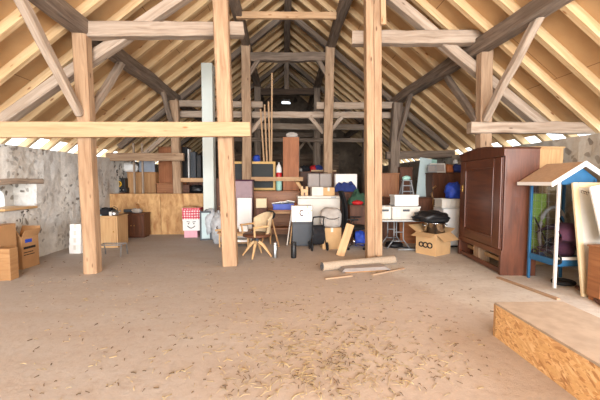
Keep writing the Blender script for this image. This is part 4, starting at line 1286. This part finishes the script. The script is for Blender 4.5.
# bits on the shelf timbers in the far bay
s = S(300, 336, 240, 171.5, 11.0, 0)
cabinet('dark_shelf', 'dim long cupboard deep in the middle, bags and timber on top', 'cupboard', s, .6, 'walnut', doors=3); zd = s.h
for k, (px, m_, r_, lb) in enumerate(((305, 'blackfab', (.17, .14, .12), 'black bag at the left on the dim long cupboard'), (313.5, 'red', (.13, .12, .12), 'red bundle on the dim long cupboard'), (318.5, 'navy', (.16, .13, .13), 'dark blue bag on the dim long cupboard'), (301, 'greywhite', (.09, .1, .08), 'small grey bag at the far left of the dim long cupboard'))):
    sack('bundle', lb, 'bag', on(px, 11.3, zd + .002), r_, m_, 20 + k, knot=False)
for k, (x0, x1) in enumerate(((311, 333), (313, 336))):
    a, b = on(x0, 11.1 + .09 * k, zd + .03), on(x1, 11.1 + .09 * k, zd + .03)
    tag(MB().beam(a, b, .08, .05, seg=3, jit=.004).build('timber_offcut', 'lightwood'), 'short pale timber lying on the dim cupboard, %s one' % ('front' if k == 0 else 'rear'), 'timber')

# ================================================================== RIGHT OF THE DOUBLED POST
# carpet roll and what lies beside it
a, b = fl(322, 271), fl(394, 263.5)
rr = .076
t = thing('carpet_roll', 'rolled-up beige carpet lying on the floor before the doubled post', 'carpet', (a + b) / 2 + Vector((0, 0, rr)), atan((b - a).y / (b - a).x))
L = (b - a).length
m = MB()
n = 12
m.lathe([(rr * .98, -L / 2), (rr, -L / 2 + .01), (rr * 1.03, -L * .2), (rr * .97, L * .15), (rr, L / 2 - .01), (rr * .97, L / 2)], n=28, rot=Ry(R(90)))
m.build('carpet_body', 'carpet', t)
for e in (-1, 1):
    m = MB()
    pts = [(e * (L / 2 + .002), (.012 + .065 * k / 40) * cos(k * .55), (.012 + .065 * k / 40) * sin(k * .55)) for k in range(41)]
    m.tube(pts, .0045, 5)
    m.build('spiral_end', 'charcoal', t)
t = thing('folded_sheet', 'flat grey folded sheet packet on the floor before the carpet roll', 'sheet', fl(364, 270.5), R(8))
for k in range(3): MB().bx(-.42 + .02 * k, .42 - .03 * k, -.13 + .01 * k, .13 - .012 * k, .026 + .017 * k, .042 + .017 * k).build('sheet_layer', 'lead', t, .007)
MB().bx(-.36, .36, -.1, .1, 0, .027).build('backing_board', 'midwood', t)
for k, (q0, q1) in enumerate((((325, 279.5), (352, 276.5)), ((372, 275.5), (404, 269)))):
    tag(MB().beam(fl(*q0) + Vector((0, 0, .013)), fl(*q1) + Vector((0, 0, .013)), .04, .024).build('floor_batten', 'tan'), 'thin wooden strip on the floor by the carpet roll, %s one' % ('nearer the roll' if k == 0 else 'nearer the camera'), 'batten')

# folding table
s = S(379, 421, 252, 220, 6.95, 0); d = .62; tx = s
t = base(s, d, 'folding_table', 'grey folding table on bent metal legs carrying the crates', 'table')
MB().bx(-s.w / 2, s.w / 2, -d / 2, d / 2, s.h - .035, s.h - .003).build('table_top', 'offwhite', t, .006)
MB().bx(-s.w / 2 - .004, s.w / 2 + .004, -d / 2 - .004, d / 2 + .004, s.h - .04, s.h - .012).build('edge_band', 'greymetal', t, .003)
H = s.h - .04
for y in (-.22, .22):
    for x in (-.10, .10):
        MB().tube([(x * 2.6, y, .012), (x * 1.1, y, H * .35), (x, y, H * .5), (x * 1.05, y, H)], .013).build('leg', 'greymetal', t)
    for q, z in ((.115, .3), (.105, .62)): MB().tube([(-q, y, H * z), (q, y, H * z)], .010).build('crossbar', 'greymetal', t)
MB().tube([(0, -.22, H * .3), (0, .22, H * .3)], .010).build('stretcher', 'greymetal', t)
zt = s.h + .0
Yt = s.Y
s = S(379.5, 391, 221, 206.5, Yt + .12, zt)
crate('small white crate at the left on the folding table, partly behind the doubled post', s, .36, 'offwhite')
s = S(392.5, 419.5, 221, 206.5, Yt + .06, zt); c1 = s
crate('large white crate with handle slot at the right on the folding table', s, .42, 'offwhite')
MB
s = S(395, 418, 206, 195.5, Yt + .12, c1.top + .002)
t = crate('smooth white lidded container on top of the large crate', s, .32, 'white', slots=False, name='storage_box', cat='container')
MB().bx(-s.w / 2 - .02, s.w / 2 + .02, -.18, .18, s.h - .005, s.h + .012).build('lid', 'white', t, .005)
# things under and beside the table
for k, (q0, q1, r_) in enumerate((((398, 250.5), (424, 251), .02), ((402, 247.5), (427, 252.5), .016))):
    a, b = fl(*q0), fl(*q1)
    tag(MB().tube([a + Vector((0, 0, r_)), (a + b) / 2 + Vector((.02, .05, r_)), b + Vector((0, 0, r_))], r_, 10).build('floor_tube', 'charcoal' if k else 'greymetal'), ('dark tube' if k else 'grey metal tube') + ' lying on the floor under the right of the table', 'tube')
sack('bin_bag', 'flattened black bag on the floor under the folding table', 'bag', fl(394, 247), (.20, .16, .07), 'black', 19, knot=False)

# brown board, chest and cupboards behind
s = S(383, 432, 243, 191, 8.2, 0); s.h = at(405, 197.5, 8.2).z; bc = s
cabinet('chest', 'long dark brown chest behind the folding table', 'chest', s, .5, 'walnut', doors=3, plinth=.06)
s = S(400, 441, 244, 222, 7.75, 0)
panel('brown_board', 'brown wooden board leaning behind the open cardboard box', 'board', s, .03, 'brownpanel', R(8), R(4))
t = thing('step_stool', 'pale grey step stool on the dark chest behind the crates', 'stool', on(406.5, 8.45, bc.h + .001))
hh = at(406, 181, 8.45).z - bc.h
for sx in (-1, 1):
    MB().beam((sx * .16, -.1, 0), (sx * .1, 0, hh), .03, .04, (0, 1, 0)).beam((sx * .16, .12, 0), (sx * .1, 0.02, hh), .03, .03, (0, 1, 0)).build('rail', 'greymetal', t)
for k, z in enumerate((.32, .68)):
    MB().bx(-.15 + .05 * z, .15 - .05 * z, -.12 + .09 * z, 0, hh * z, hh * z + .025).build('step', 'greymetal', t, .004)
MB().bx(-.12, .12, -.06, .08, hh, hh + .025).build('top_step', 'greymetal', t, .004)
sack('green_sack', 'small green and white packet on top of the step stool', 'packet', on(406, 8.46, bc.h + hh + .028), (.11, .07, .06), 'mint', 4, knot=False)
s = S(380, 399, 240, 158, 9.1, 0); s.h = at(390, 173, 9.1).z
cabinet('cupboard', 'brown cupboard right behind the doubled post, left of the step stool', 'cupboard', s, .45, 'teak', doors=2)
s = S(399.5, 412, 240, 167, 9.45, 0)
cabinet('cupboard', 'dark brown cupboard behind the step stool', 'cupboard', s, .5, 'walnut', doors=1)
# leaning doors
s = S(411.5, 421, 240, 153, 9.05, 0); 
panel('pale_door', 'narrow pale blue door leaning crookedly beside the step stool', 'door panel', S(413, 425, 240, 155, 8.95, 0), .04, 'paleblue', R(10), 0, roll=R(9))
s = S(419, 436, 240, 158, 9.55, 0)
panel('mint_door', 'wide mint green door leaning behind the pale blue one', 'door panel', s, .04, 'mint', R(6), 0, roll=R(3))
s = S(432, 463, 240, 172.5, 8.75, 0); bk = s
cabinet('cupboard', 'dark wide cupboard by the right wall left of the wardrobe, frames on top', 'cupboard', s, .45, 'walnut', doors=3, plinth=.05)
zk = s.h + .001
for k, (x0, x1, yt, m_) in enumerate(((428, 437, 164.5, 'greymetal'), (431, 446, 163, 'offwhite'))):
    s = S(x0, x1, 172.5, yt, 8.83 + .09 * k, zk)
    panel('picture_frame', 'framed picture on the dark wide cupboard, %s one' % ('front' if k == 0 else 'rear, larger'), 'picture', s, .02, 'lead', R(12), 0, m_, .03)
sack('leather_pouf', 'orange-brown leather pouf on the dark wide cupboard', 'pouf', on(448, 9.0, zk + .001), (.09, .1, .13), 'leather', 7, knot=False, pw=.6)
sack('navy_bag', 'dark navy bag at the right end on the dark wide cupboard', 'bag', on(456.5, 9.0, zk + .001), (.14, .15, .13), 'navy', 9, knot=False)
t = thing('desk_lamp', 'small white lamp head standing above the navy bag by the wall', 'lamp', on(454.3, 9.14, zk + .001))
MB().lathe([(.07, 0), (.07, .012), (.012, .016), (.012, .3)], n=14).build('lamp_stand', 'greymetal', t)
MB().lathe([(.07, .26), (.05, .35), (.02, .38), (0, .38)], n=16).build('lamp_shade', 'white', t)
# curved armrest slat
tag(MB().tube([at(433, 200, 8.62), at(431.5, 194, 8.62), at(433.5, 188, 8.64), at(436, 186, 8.66)], .025, 10).tube([at(433, 200, 8.62), (at(434, 240, 8.62).x, 8.62, .02)], .022, 10).build('bent_pole', 'midwood'), 'bent wooden pole leaning before the dark wide cupboard', 'pole')

# white fridge with plastic box and blue sack
s = S(443, 462.5, 252, 208.5, 7.2, 0); fr = s
t = base(s, .5, 'fridge', 'small white fridge left of the wardrobe under the plastic box', 'fridge')
MB().bx(-s.w / 2, s.w / 2, -.22, .25, .04, s.h).build('fridge_body', 'white', t, .01)
do = MB().bx(-s.w / 2, s.w / 2, -.26, -.225, .06, s.h - .01).build('door', 'white', t, .01)
MB().bx(-s.w / 2 + .02, -s.w / 2 + .045, -.285, -.26, s.h * .6, s.h * .85).build('handle', 'greymetal', do, .004)
MB().bx(-s.w / 2 + .02, s.w / 2 - .02, -.2, .24, 0, .05).build('plinth', 'black', t)
s = S(442, 459.5, 208.5, 199, 7.2, fr.h + .002)
crate('pinkish translucent plastic box on the small white fridge', s, .36, 'offwhite', slots=False, name='storage_box', cat='container')
sack('blue_sack', 'bright blue stuffed sack on the plastic box left of the wardrobe', 'bag', Vector((at(453, 199, 7.4).x + .02, 7.38, fr.h + .002 + s.h + .004)), (.21, .17, .20), 'bluebag', 17, knot=False, amp=.22)

# open carton, pan, black bag
p = fl(436, 255.5)
s = S(418, 453.5, 256, 233.5, p.y, 0); s.w = .52
def logo(t, W, H, d):
    m = MB()
    for k, (cx, r) in enumerate(((-.10, .05), (.0, .05), (.10, .045))):
        m.tube([(-W / 2 - .004, cx + r * cos(2 * pi * i / 16), H * .45 + r * sin(2 * pi * i / 16)) for i in range(16)], .013, 6, closed=True)
    m.build('printed_logo', 'ink', t)
    MB().bx(-.06, .06, -d / 2 - .003, -d / 2 - .001, H * .72, H * .78).build('printed_mark', 'midwood', t)
s.x += .05
bx_ = carton('open cardboard box with black round logo holding the steel pan', s, .46, 'cardlight', R(32), flaps=True, mark=logo)
zb = s.h
t = thing('steel_pan', 'wide steel cooking pot standing in the open cardboard box', 'pot', (s.x + .03, s.Y + .24, zb - .055))
MB().lathe([(.19, 0), (.2, .02), (.2, .24), (.215, .25), (.205, .255), (.19, .24), (.185, .03), (0, .025)], n=28).build('pot_body', 'chrome', t)
for sx in (-1, 1): MB().tube([(sx * .2, -.05, .19), (sx * .25, -.04, .2), (sx * .25, .04, .2), (sx * .2, .05, .19)], .009).build('handle', 'chrome', t)
MB().bx(-.17, .17, -.17, .17, -.0, -.0 + .001).build if False else None
tag(MB().bx(-.17, .17, -.15, .15, 0, zb - .063).build('packing_block', 'card', loc=Vector((s.x + .03, s.Y + .24, .007))), 'packing inside the open cardboard box under the steel pan', 'packing')
sack('bin_bag', 'large shiny black bag drooping over the steel pan', 'bag', (s.x - .03, s.Y + .30, zb + .204), (.36, .26, .13), 'black', 27, amp=.2, knot=False)

# ---------------------------------------------------------------- wardrobe
c0, c1_ = fl(501.5, 275.5), fl(458.5, 253.5)
dirv = (c0 - c1_); W = dirv.length; th = math.atan2(dirv.y, dirv.x)
lx = Vector((cos(th), sin(th), 0)); ly = Vector((-sin(th), cos(th), 0))
D = .52
t = thing('wardrobe', 'tall mahogany wardrobe with arched top against the right wall', 'wardrobe', (c0 + c1_) / 2 + ly * D / 2, th)
H = at(501.5, 148, c0.y).z
for sx in (-1, 1):
    MB().bx(*sorted((sx * W / 2, sx * (W / 2 - .04))), -D / 2 + .0, D / 2, 0, H).build('side_panel', 'mahog', t, .006)
MB().bx(-W / 2 + .04, W / 2 - .04, D / 2 - .02, D / 2, .34, H).build('back_panel', 'mahog', t)
MB().bx(-W / 2 + .04, W / 2 - .04, -D / 2 + .02, D / 2 - .02, .36, .39).build('bottom_board', 'mahog', t)
arch = [(-W / 2, H - .12)] + [(-W / 2 + W * k / 16, H + .07 * sin(pi * k / 16)) for k in range(17)] + [(W / 2, H - .12)]
MB().prism(arch, -D / 2 - .02, -D / 2 + .02).build('arched_cornice', 'mahog', t, .005)
cap = [(-W / 2 - .02, H)] + [(-W / 2 + W * k / 16, H + .012 + .07 * sin(pi * k / 16)) for k in range(17)] + [(W / 2 + .02, H)] + [(W / 2, H - .012)] + [(-W / 2 + W * k / 16, H - .012 + .07 * sin(pi * k / 16)) for k in range(16, -1, -1)] + [(-W / 2, H - .012)]
MB().prism(cap, -D / 2 - .035, D / 2).build('top', 'mahog', t)
# door with raised frame and sunk panel
zd0, zd1 = .40, H - .125
do = MB().bx(-W / 2 + .05, W / 2 - .05, -D / 2 - .005, -D / 2 + .02, zd0, zd1).build('door', 'mahog', t, .004)
f = MB(); a0, a1, fw = -W / 2 + .06, W / 2 - .06, .22
f.bx(a0, a0 + fw, -D / 2 - .03, -D / 2 - .004, zd0 + .01, zd1 - .01, 2).bx(a1 - fw, a1, -D / 2 - .03, -D / 2 - .004, zd0 + .01, zd1 - .01, 2)
f.bx(a0 + fw, a1 - fw, -D / 2 - .03, -D / 2 - .004, zd0 + .01, zd0 + .16, 0).bx(a0 + fw, a1 - fw, -D / 2 - .03, -D / 2 - .004, zd1 - .16, zd1 - .01, 0)
f.build('door_frame', 'mahog', do, .01)
g = MB()
for (x0, x1, z0, z1) in ((a0 + fw, a1 - fw, zd0 + .16, zd0 + .19), (a0 + fw, a1 - fw, zd1 - .19, zd1 - .16), (a0 + fw, a0 + fw + .03, zd0 + .19, zd1 - .19), (a1 - fw - .03, a1 - fw, zd0 + .19, zd1 - .19)):
    g.bx(x0, x1, -D / 2 - .038, -D / 2 - .004, z0, z1)
g.build('moulding', 'mahog', do, .008)
MB().bx(a0 + .09, a0 + .13, -D / 2 - .036, -D / 2 - .03, 1.28, 1.42).build('key_plate', 'brass', do, .003)
MB().tube([(a0 + .11, -D / 2 - .036, 1.33), (a0 + .11, -D / 2 - .07, 1.33)], .006).build('key', 'brass', do)
MB().bx(-W / 2 + .02, W / 2, -D / 2 - .015, -D / 2 + .03, .30, .40).build('lower_rail', 'mahog', t, .008)
MB().bx(-W / 2 + .04, W / 2 - .04, -D / 2 - .01, -D / 2 + .03, .02, .10).build('plinth_rail', 'mahog', t, .006)
for sx in (-1, 1): MB().bx(*sorted((sx * W / 2, sx * (W / 2 - .07))), -D / 2 - .02, -D / 2 + .05, 0, .34).build('foot', 'mahog', t, .006)
tag(MB().beam(t.location + lx * (-W / 2 + .12) + Vector((0, 0, .19)) - ly * .12, t.location + lx * (W / 2 - .1) + Vector((0, 0, .15)) - ly * .1, .05, .06).build('inner_slat', 'lightwood'), 'pale slat lying inside the open foot of the wardrobe', 'slat') if False else None
MB().bx(-W / 2 + .04, W / 2 - .04, -D / 2 + .16, -D / 2 + .2, .14, .2, 0).build('inner_slat', 'lightwood', t)
# cream-topped cupboard behind
s = S(530.5, 563, 262, 146.5, 5.6, 0); s.x = at(546, 160, 5.62).x
cabinet('tall_cupboard', 'tall light wooden cupboard between the wardrobe and the right wall', 'cupboard', s, .45, 'lightwood', doors=1, plinth=.06, knob='steel')

# ---------------------------------------------------------------- little glazed house cabinet
x0, x1 = 3.77, 4.32; y0, y1 = 4.36, 4.89; ze = 1.52; zap = 1.73
t = thing('glazed_cabinet', 'blue and white house-shaped glazed cabinet with pitched roof', 'display cabinet', ((x0 + x1) / 2, (y0 + y1) / 2, 0))
hx, hy = (x1 - x0) / 2, (y1 - y0) / 2
for sx in (-1, 1):
    for sy in (-1, 1):
        MB().bx(*sorted((sx * hx, sx * (hx - .034))), *sorted((sy * hy, sy * (hy - .034))), 0, ze).build('corner_post', 'white' if (sy < 0 and sx < 0) else 'teal', t, .004)
for z0, z1 in ((.32, .40), (ze - .07, ze)):
    for sx in (-1, 1): MB().bx(*sorted((sx * hx - sx * .004, sx * (hx - .035))), -hy + .05, hy - .05, z0, z1).build('rail', 'teal', t)
    for sy in (-1, 1): MB().bx(-hx + .05, hx - .05, *sorted((sy * hy - sy * .004, sy * (hy - .035))), z0, z1).build('rail', 'teal', t)
MB().bx(-hx + .03, hx - .03, -hy + .03, hy - .03, .30, .325).build('floor_board', 'teal', t)
MB().bx(-hx + .05, hx - .05, -hy - .006, -hy + .01, .40, .44).build('white_strip', 'white', t)
MB().bx(-hx - .0, hx, -hy + .03, hy - .03, .05, .09).build('bottom_stretcher', 'teal', t) if False else None
for sx in (-1, 1): MB().bx(sx * (hx - .02) - .003, sx * (hx - .02) + .003, -hy + .05, hy - .05, .40, ze - .07).build('side_pane', 'glass', t)
MB().bx(-hx + .05, hx - .05, hy - .025, hy - .019, .40, ze - .07).build('back_pane', 'glass', t)
wm = MB()
for k in range(1, 9): wm.tube([(-hx + .012, -hy + .05, .40 + k * .115), (-hx + .012, hy - .05, .40 + k * .115)], .0014, 5)
for k in range(1, 5): wm.tube([(-hx + .012, -hy + .05 + k * .125, .40), (-hx + .012, -hy + .05 + k * .125, ze - .07)], .0014, 5)
wm.build('wire_mesh', 'greymetal', t)
for sy in (-1, 1): MB().prism([(-hx, ze), (hx, ze), (0, zap - .01)], *sorted((sy * hy, sy * (hy - .025)))).build('gable', 'teal', t)
sl_ = (zap - ze) / (hx + .06)
for sx in (-1, 1):
    ex = hx + .17
    poly = [(0, zap), (0, zap + .03), (sx * ex, zap + .03 - sl_ * ex), (sx * ex, zap - sl_ * ex)]
    if sx > 0: poly.reverse()
    MB().prism(poly, -hy - .09, hy + .03).build('roof_slope', 'roofing', t)
    b = [(0, zap - .03), (0, zap + .04), (sx * (ex + .01), zap + .04 - sl_ * ex), (sx * (ex + .01), zap - .03 - sl_ * ex)]
    if sx > 0: b.reverse()
    MB().prism(b, -hy - .11, -hy - .088).build('barge_board', 'white', t)
    MB().bx(*sorted((sx * ex, sx * (ex + .014))), -hy - .1, hy + .03, zap - sl_ * ex - .015, zap - sl_ * ex + .035).build('eaves_board', 'white', t)
CB = t.location
# what stands in it
t = thing('stroller_seat', 'dark aubergine folded stroller seat inside the house-shaped cabinet', 'stroller', CB + Vector((-.02, -.02, .326)))
def hood(u, v):
    a = R(200 - 160 * v)
    x = (u - .5) * .46
    return (x, -.05 + .26 * cos(a) , .42 + .24 * sin(a) * (1 - .3 * (2 * abs(u - .5)) ** 2) - .12 * v)
MB().grid(hood, 12, 10, .015).build('hood', 'purple', t)
MB().grid(lambda u, v: ((u - .5) * .42, -.22 + .38 * v, .40 - .18 * sin(pi * v * .8) - .1 * v), 10, 10, .02).build('seat_fabric', 'purple', t)
for sx in (-1, 1):
    MB().tube([(sx * .2, -.26, .04), (sx * .2, 0, .3), (sx * .2, .24, .62)], .012).tube([(sx * .2, .22, .04), (sx * .2, 0, .25), (sx * .2, -.22, .45)], .012).build('frame_tube', 'black', t)
    for y in (-.22, .2):
        MB().tube([(sx * .2, y + .06 * cos(2 * pi * k / 16), .075 + .06 * sin(2 * pi * k / 16)) for k in range(16)], .014, 8, closed=True).tube([(sx * .2, y - .05, .075), (sx * .2, y + .05, .075)], .008).build('wheel', 'rubber', t)
MB().blob((0, 0, .2), (.17, .2, .14), .1, 2, 3, 16, 10).build('fabric_bag', 'purple', t)
s_ = CB + Vector((-.12, .29, .326))
t = thing('lime_panel', 'lime yellow panel standing at the back inside the house-shaped cabinet', 'panel', s_)
MB().bx(-.09, .13, -.01, .01, 0, .98).build('board', 'lime', t, .004)
t = thing('bicycle_tyre', 'grey-black tyre standing before the lime panel in the house-shaped cabinet', 'tyre', CB + Vector((.08, .22, .326)), R(8))
MB().tube([(.24 * cos(2 * pi * k / 32), 0, .40 + .375 * sin(2 * pi * k / 32)) for k in range(32)], .024, 10, closed=True).build('tyre', 'lead', t)
tag(MB().tube([(.13 * cos(2 * pi * k / 24), .11 * sin(2 * pi * k / 24), 0.03) for k in range(24)], .03, 8, closed=True).build('hose_coil', 'rubber', loc=CB + Vector((.02, -.08, 0))), 'dark coil lying on the floor beneath the house-shaped cabinet', 'coil')

# floor boards under wardrobe and cabinet
a, b = fl(503, 279), fl(566, 300)
tag(MB().beam(a + Vector((-.05, .05, .012)), b + Vector((-.1, 0, .012)), .05, .024).build('floor_batten', 'tan'), 'narrow strip lying on the floor along the house-shaped cabinet', 'batten')

# ---------------------------------------------------------------- leaning mirror, picture and cabinet at the right edge
t = thing('leaning_mirror', 'large cream-framed mirror leaning at the right edge of the picture', 'mirror', (at(583, 296, 4.02).x, 4.02, 0), rot=(R(-9), 0, R(-2)))
Wm, Hm, fw = .95, 1.50, .075
fr = MB()
fr.bx(0, fw, 0, .04, 0, Hm, 2).bx(Wm - fw, Wm, 0, .04, 0, Hm, 2).bx(fw, Wm - fw, 0, .04, 0, fw, 0).bx(fw, Wm - fw, 0, .04, Hm - fw, Hm, 0)
fr.build('frame', 'cream', t, .008)
MB().bx(fw, Wm - fw, .014, .03, fw, Hm - fw).build('pale_board', 'offwhite', t)
sc = MB()
for k in range(7):
    cx = fw + .05 + .035 * k
    sc.tube([(cx + .018 * cos(a * .8), .0125, Hm - fw - .05 - .012 * (k % 3) + .02 * sin(a * .8)) for a in range(7)], .003, 5)
sc.build('scroll_ornament', 'ink', t)
s = S(601, 650, 300, 247, 3.78, 0)
cabinet('low_cabinet', 'brown wooden cabinet at the right edge in front of the leaning mirror', 'cabinet', s, .18, 'teak', doors=2, top=True)
zq = s.h
t = thing('framed_picture', 'white-framed glass picture tilted on the brown cabinet at the right edge', 'picture', at(604, 247, 3.87) * 1, rot=(R(-6), R(-11), 0))
t.location.z = zq + .115
fr = MB(); Wf, Hf, fw = .62, .74, .035
fr.bx(0, fw, 0, .03, 0, Hf).bx(Wf - fw, Wf, 0, .03, 0, Hf).bx(fw, Wf - fw, 0, .03, 0, fw).bx(fw, Wf - fw, 0, .03, Hf - fw, Hf)
fr.build('frame', 'white', t, .004)
MB().bx(fw, Wf - fw, .008, .02, fw, Hf - fw).build('picture_sheet', 'paleblue', t)
t.location.z = zq + .005
a, b = fl(577, 288), fl(612, 312)
tag(MB().beam(a + Vector((0, 0, .02)), b + Vector((0, 0, .02)), .05, .04).build('floor_batten', 'mahog'), 'dark red wooden bar on the floor at the foot of the leaning mirror', 'batten')

# ---------------------------------------------------------------- chipboard platform
xa, ya = 2.03, 3.02
t = thing('chipboard_platform', 'low chipboard-sided platform jutting in at the bottom right corner', 'platform', (xa, ya, 0), R(-1))
Lp, Wp, Hp = 2.6, .66, .335
MB().bx(0, .018, -Lp, 0, 0, Hp - .02, 1).build('side_panel', 'osb', t)
MB().bx(.018, Wp - .018, -.018, 0, 0, Hp - .02, 0).build('end_panel', 'osb', t)
MB().bx(Wp - .018, Wp, -Lp, 0, 0, Hp - .02, 1).build('side_panel', 'osb', t)
MB().bx(.0, .035, -.012, .022, 0, Hp - .02, 2).build('corner_batten', 'midwood', t)
MB().bx(-.006, Wp + .006, -Lp, .006, Hp - .02, Hp, 1).build('top_board', 'dustyboard', t, .002)

# ---------------------------------------------------------------- straw and litter on the floor
rs = random.Random(11)
def litter(name, mat, n, pick, lmin, lmax, rad, label, cat):
    m = MB()
    for _ in range(n):
        p = pick()
        if p is None: continue
        a = rs.uniform(0, pi); l = rs.uniform(lmin, lmax); r = rad * rs.uniform(.6, 1.4)
        d = Vector((cos(a), sin(a), 0)) * l / 2
        zz = r + rs.random() ** 3 * .012
        bend = Vector((rs.uniform(-.08, .08) * l, rs.uniform(-.08, .08) * l, rs.random() * .008))
        m.tube([p - d + Vector((0, 0, zz)), p + bend + Vector((0, 0, zz)), p + d + Vector((0, 0, zz))], r, 4)
    o = m.build(name, mat, loc=(0, 0, 0))
    return tag(o, label, cat, kind='stuff')
def pick_c():
    px = rs.gauss(328, 62); py = rs.gauss(352, 30) if rs.random() < .8 else rs.uniform(280, 400)
    if not (150 < px < 490 and py < 399): return None
    p = fl(px, py); return p if not (p.x > 1.9) else None
def pick_w():
    p = fl(rs.uniform(20, 500), 262 + 138 * rs.random() ** 1.6)
    if p.x > 1.9 and p.y < 3.3: return None
    return p
litter('straw', 'straw', 800, pick_c, .02, .10, .0022, 'pale straw scattered over the floor in front', 'straw')
litter('dry_stalks', 'twig', 280, pick_c, .015, .06, .0028, 'dark bits of dry stalk scattered among the straw in front', 'litter')
litter('floor_crumbs', 'twig', 330, pick_w, .008, .045, .0032, 'dark crumbs strewn thinly over the whole floor', 'litter')
litter('pale_crumbs', 'straw', 320, pick_w, .01, .06, .0025, 'pale bits of straw strewn thinly over the whole floor', 'litter')
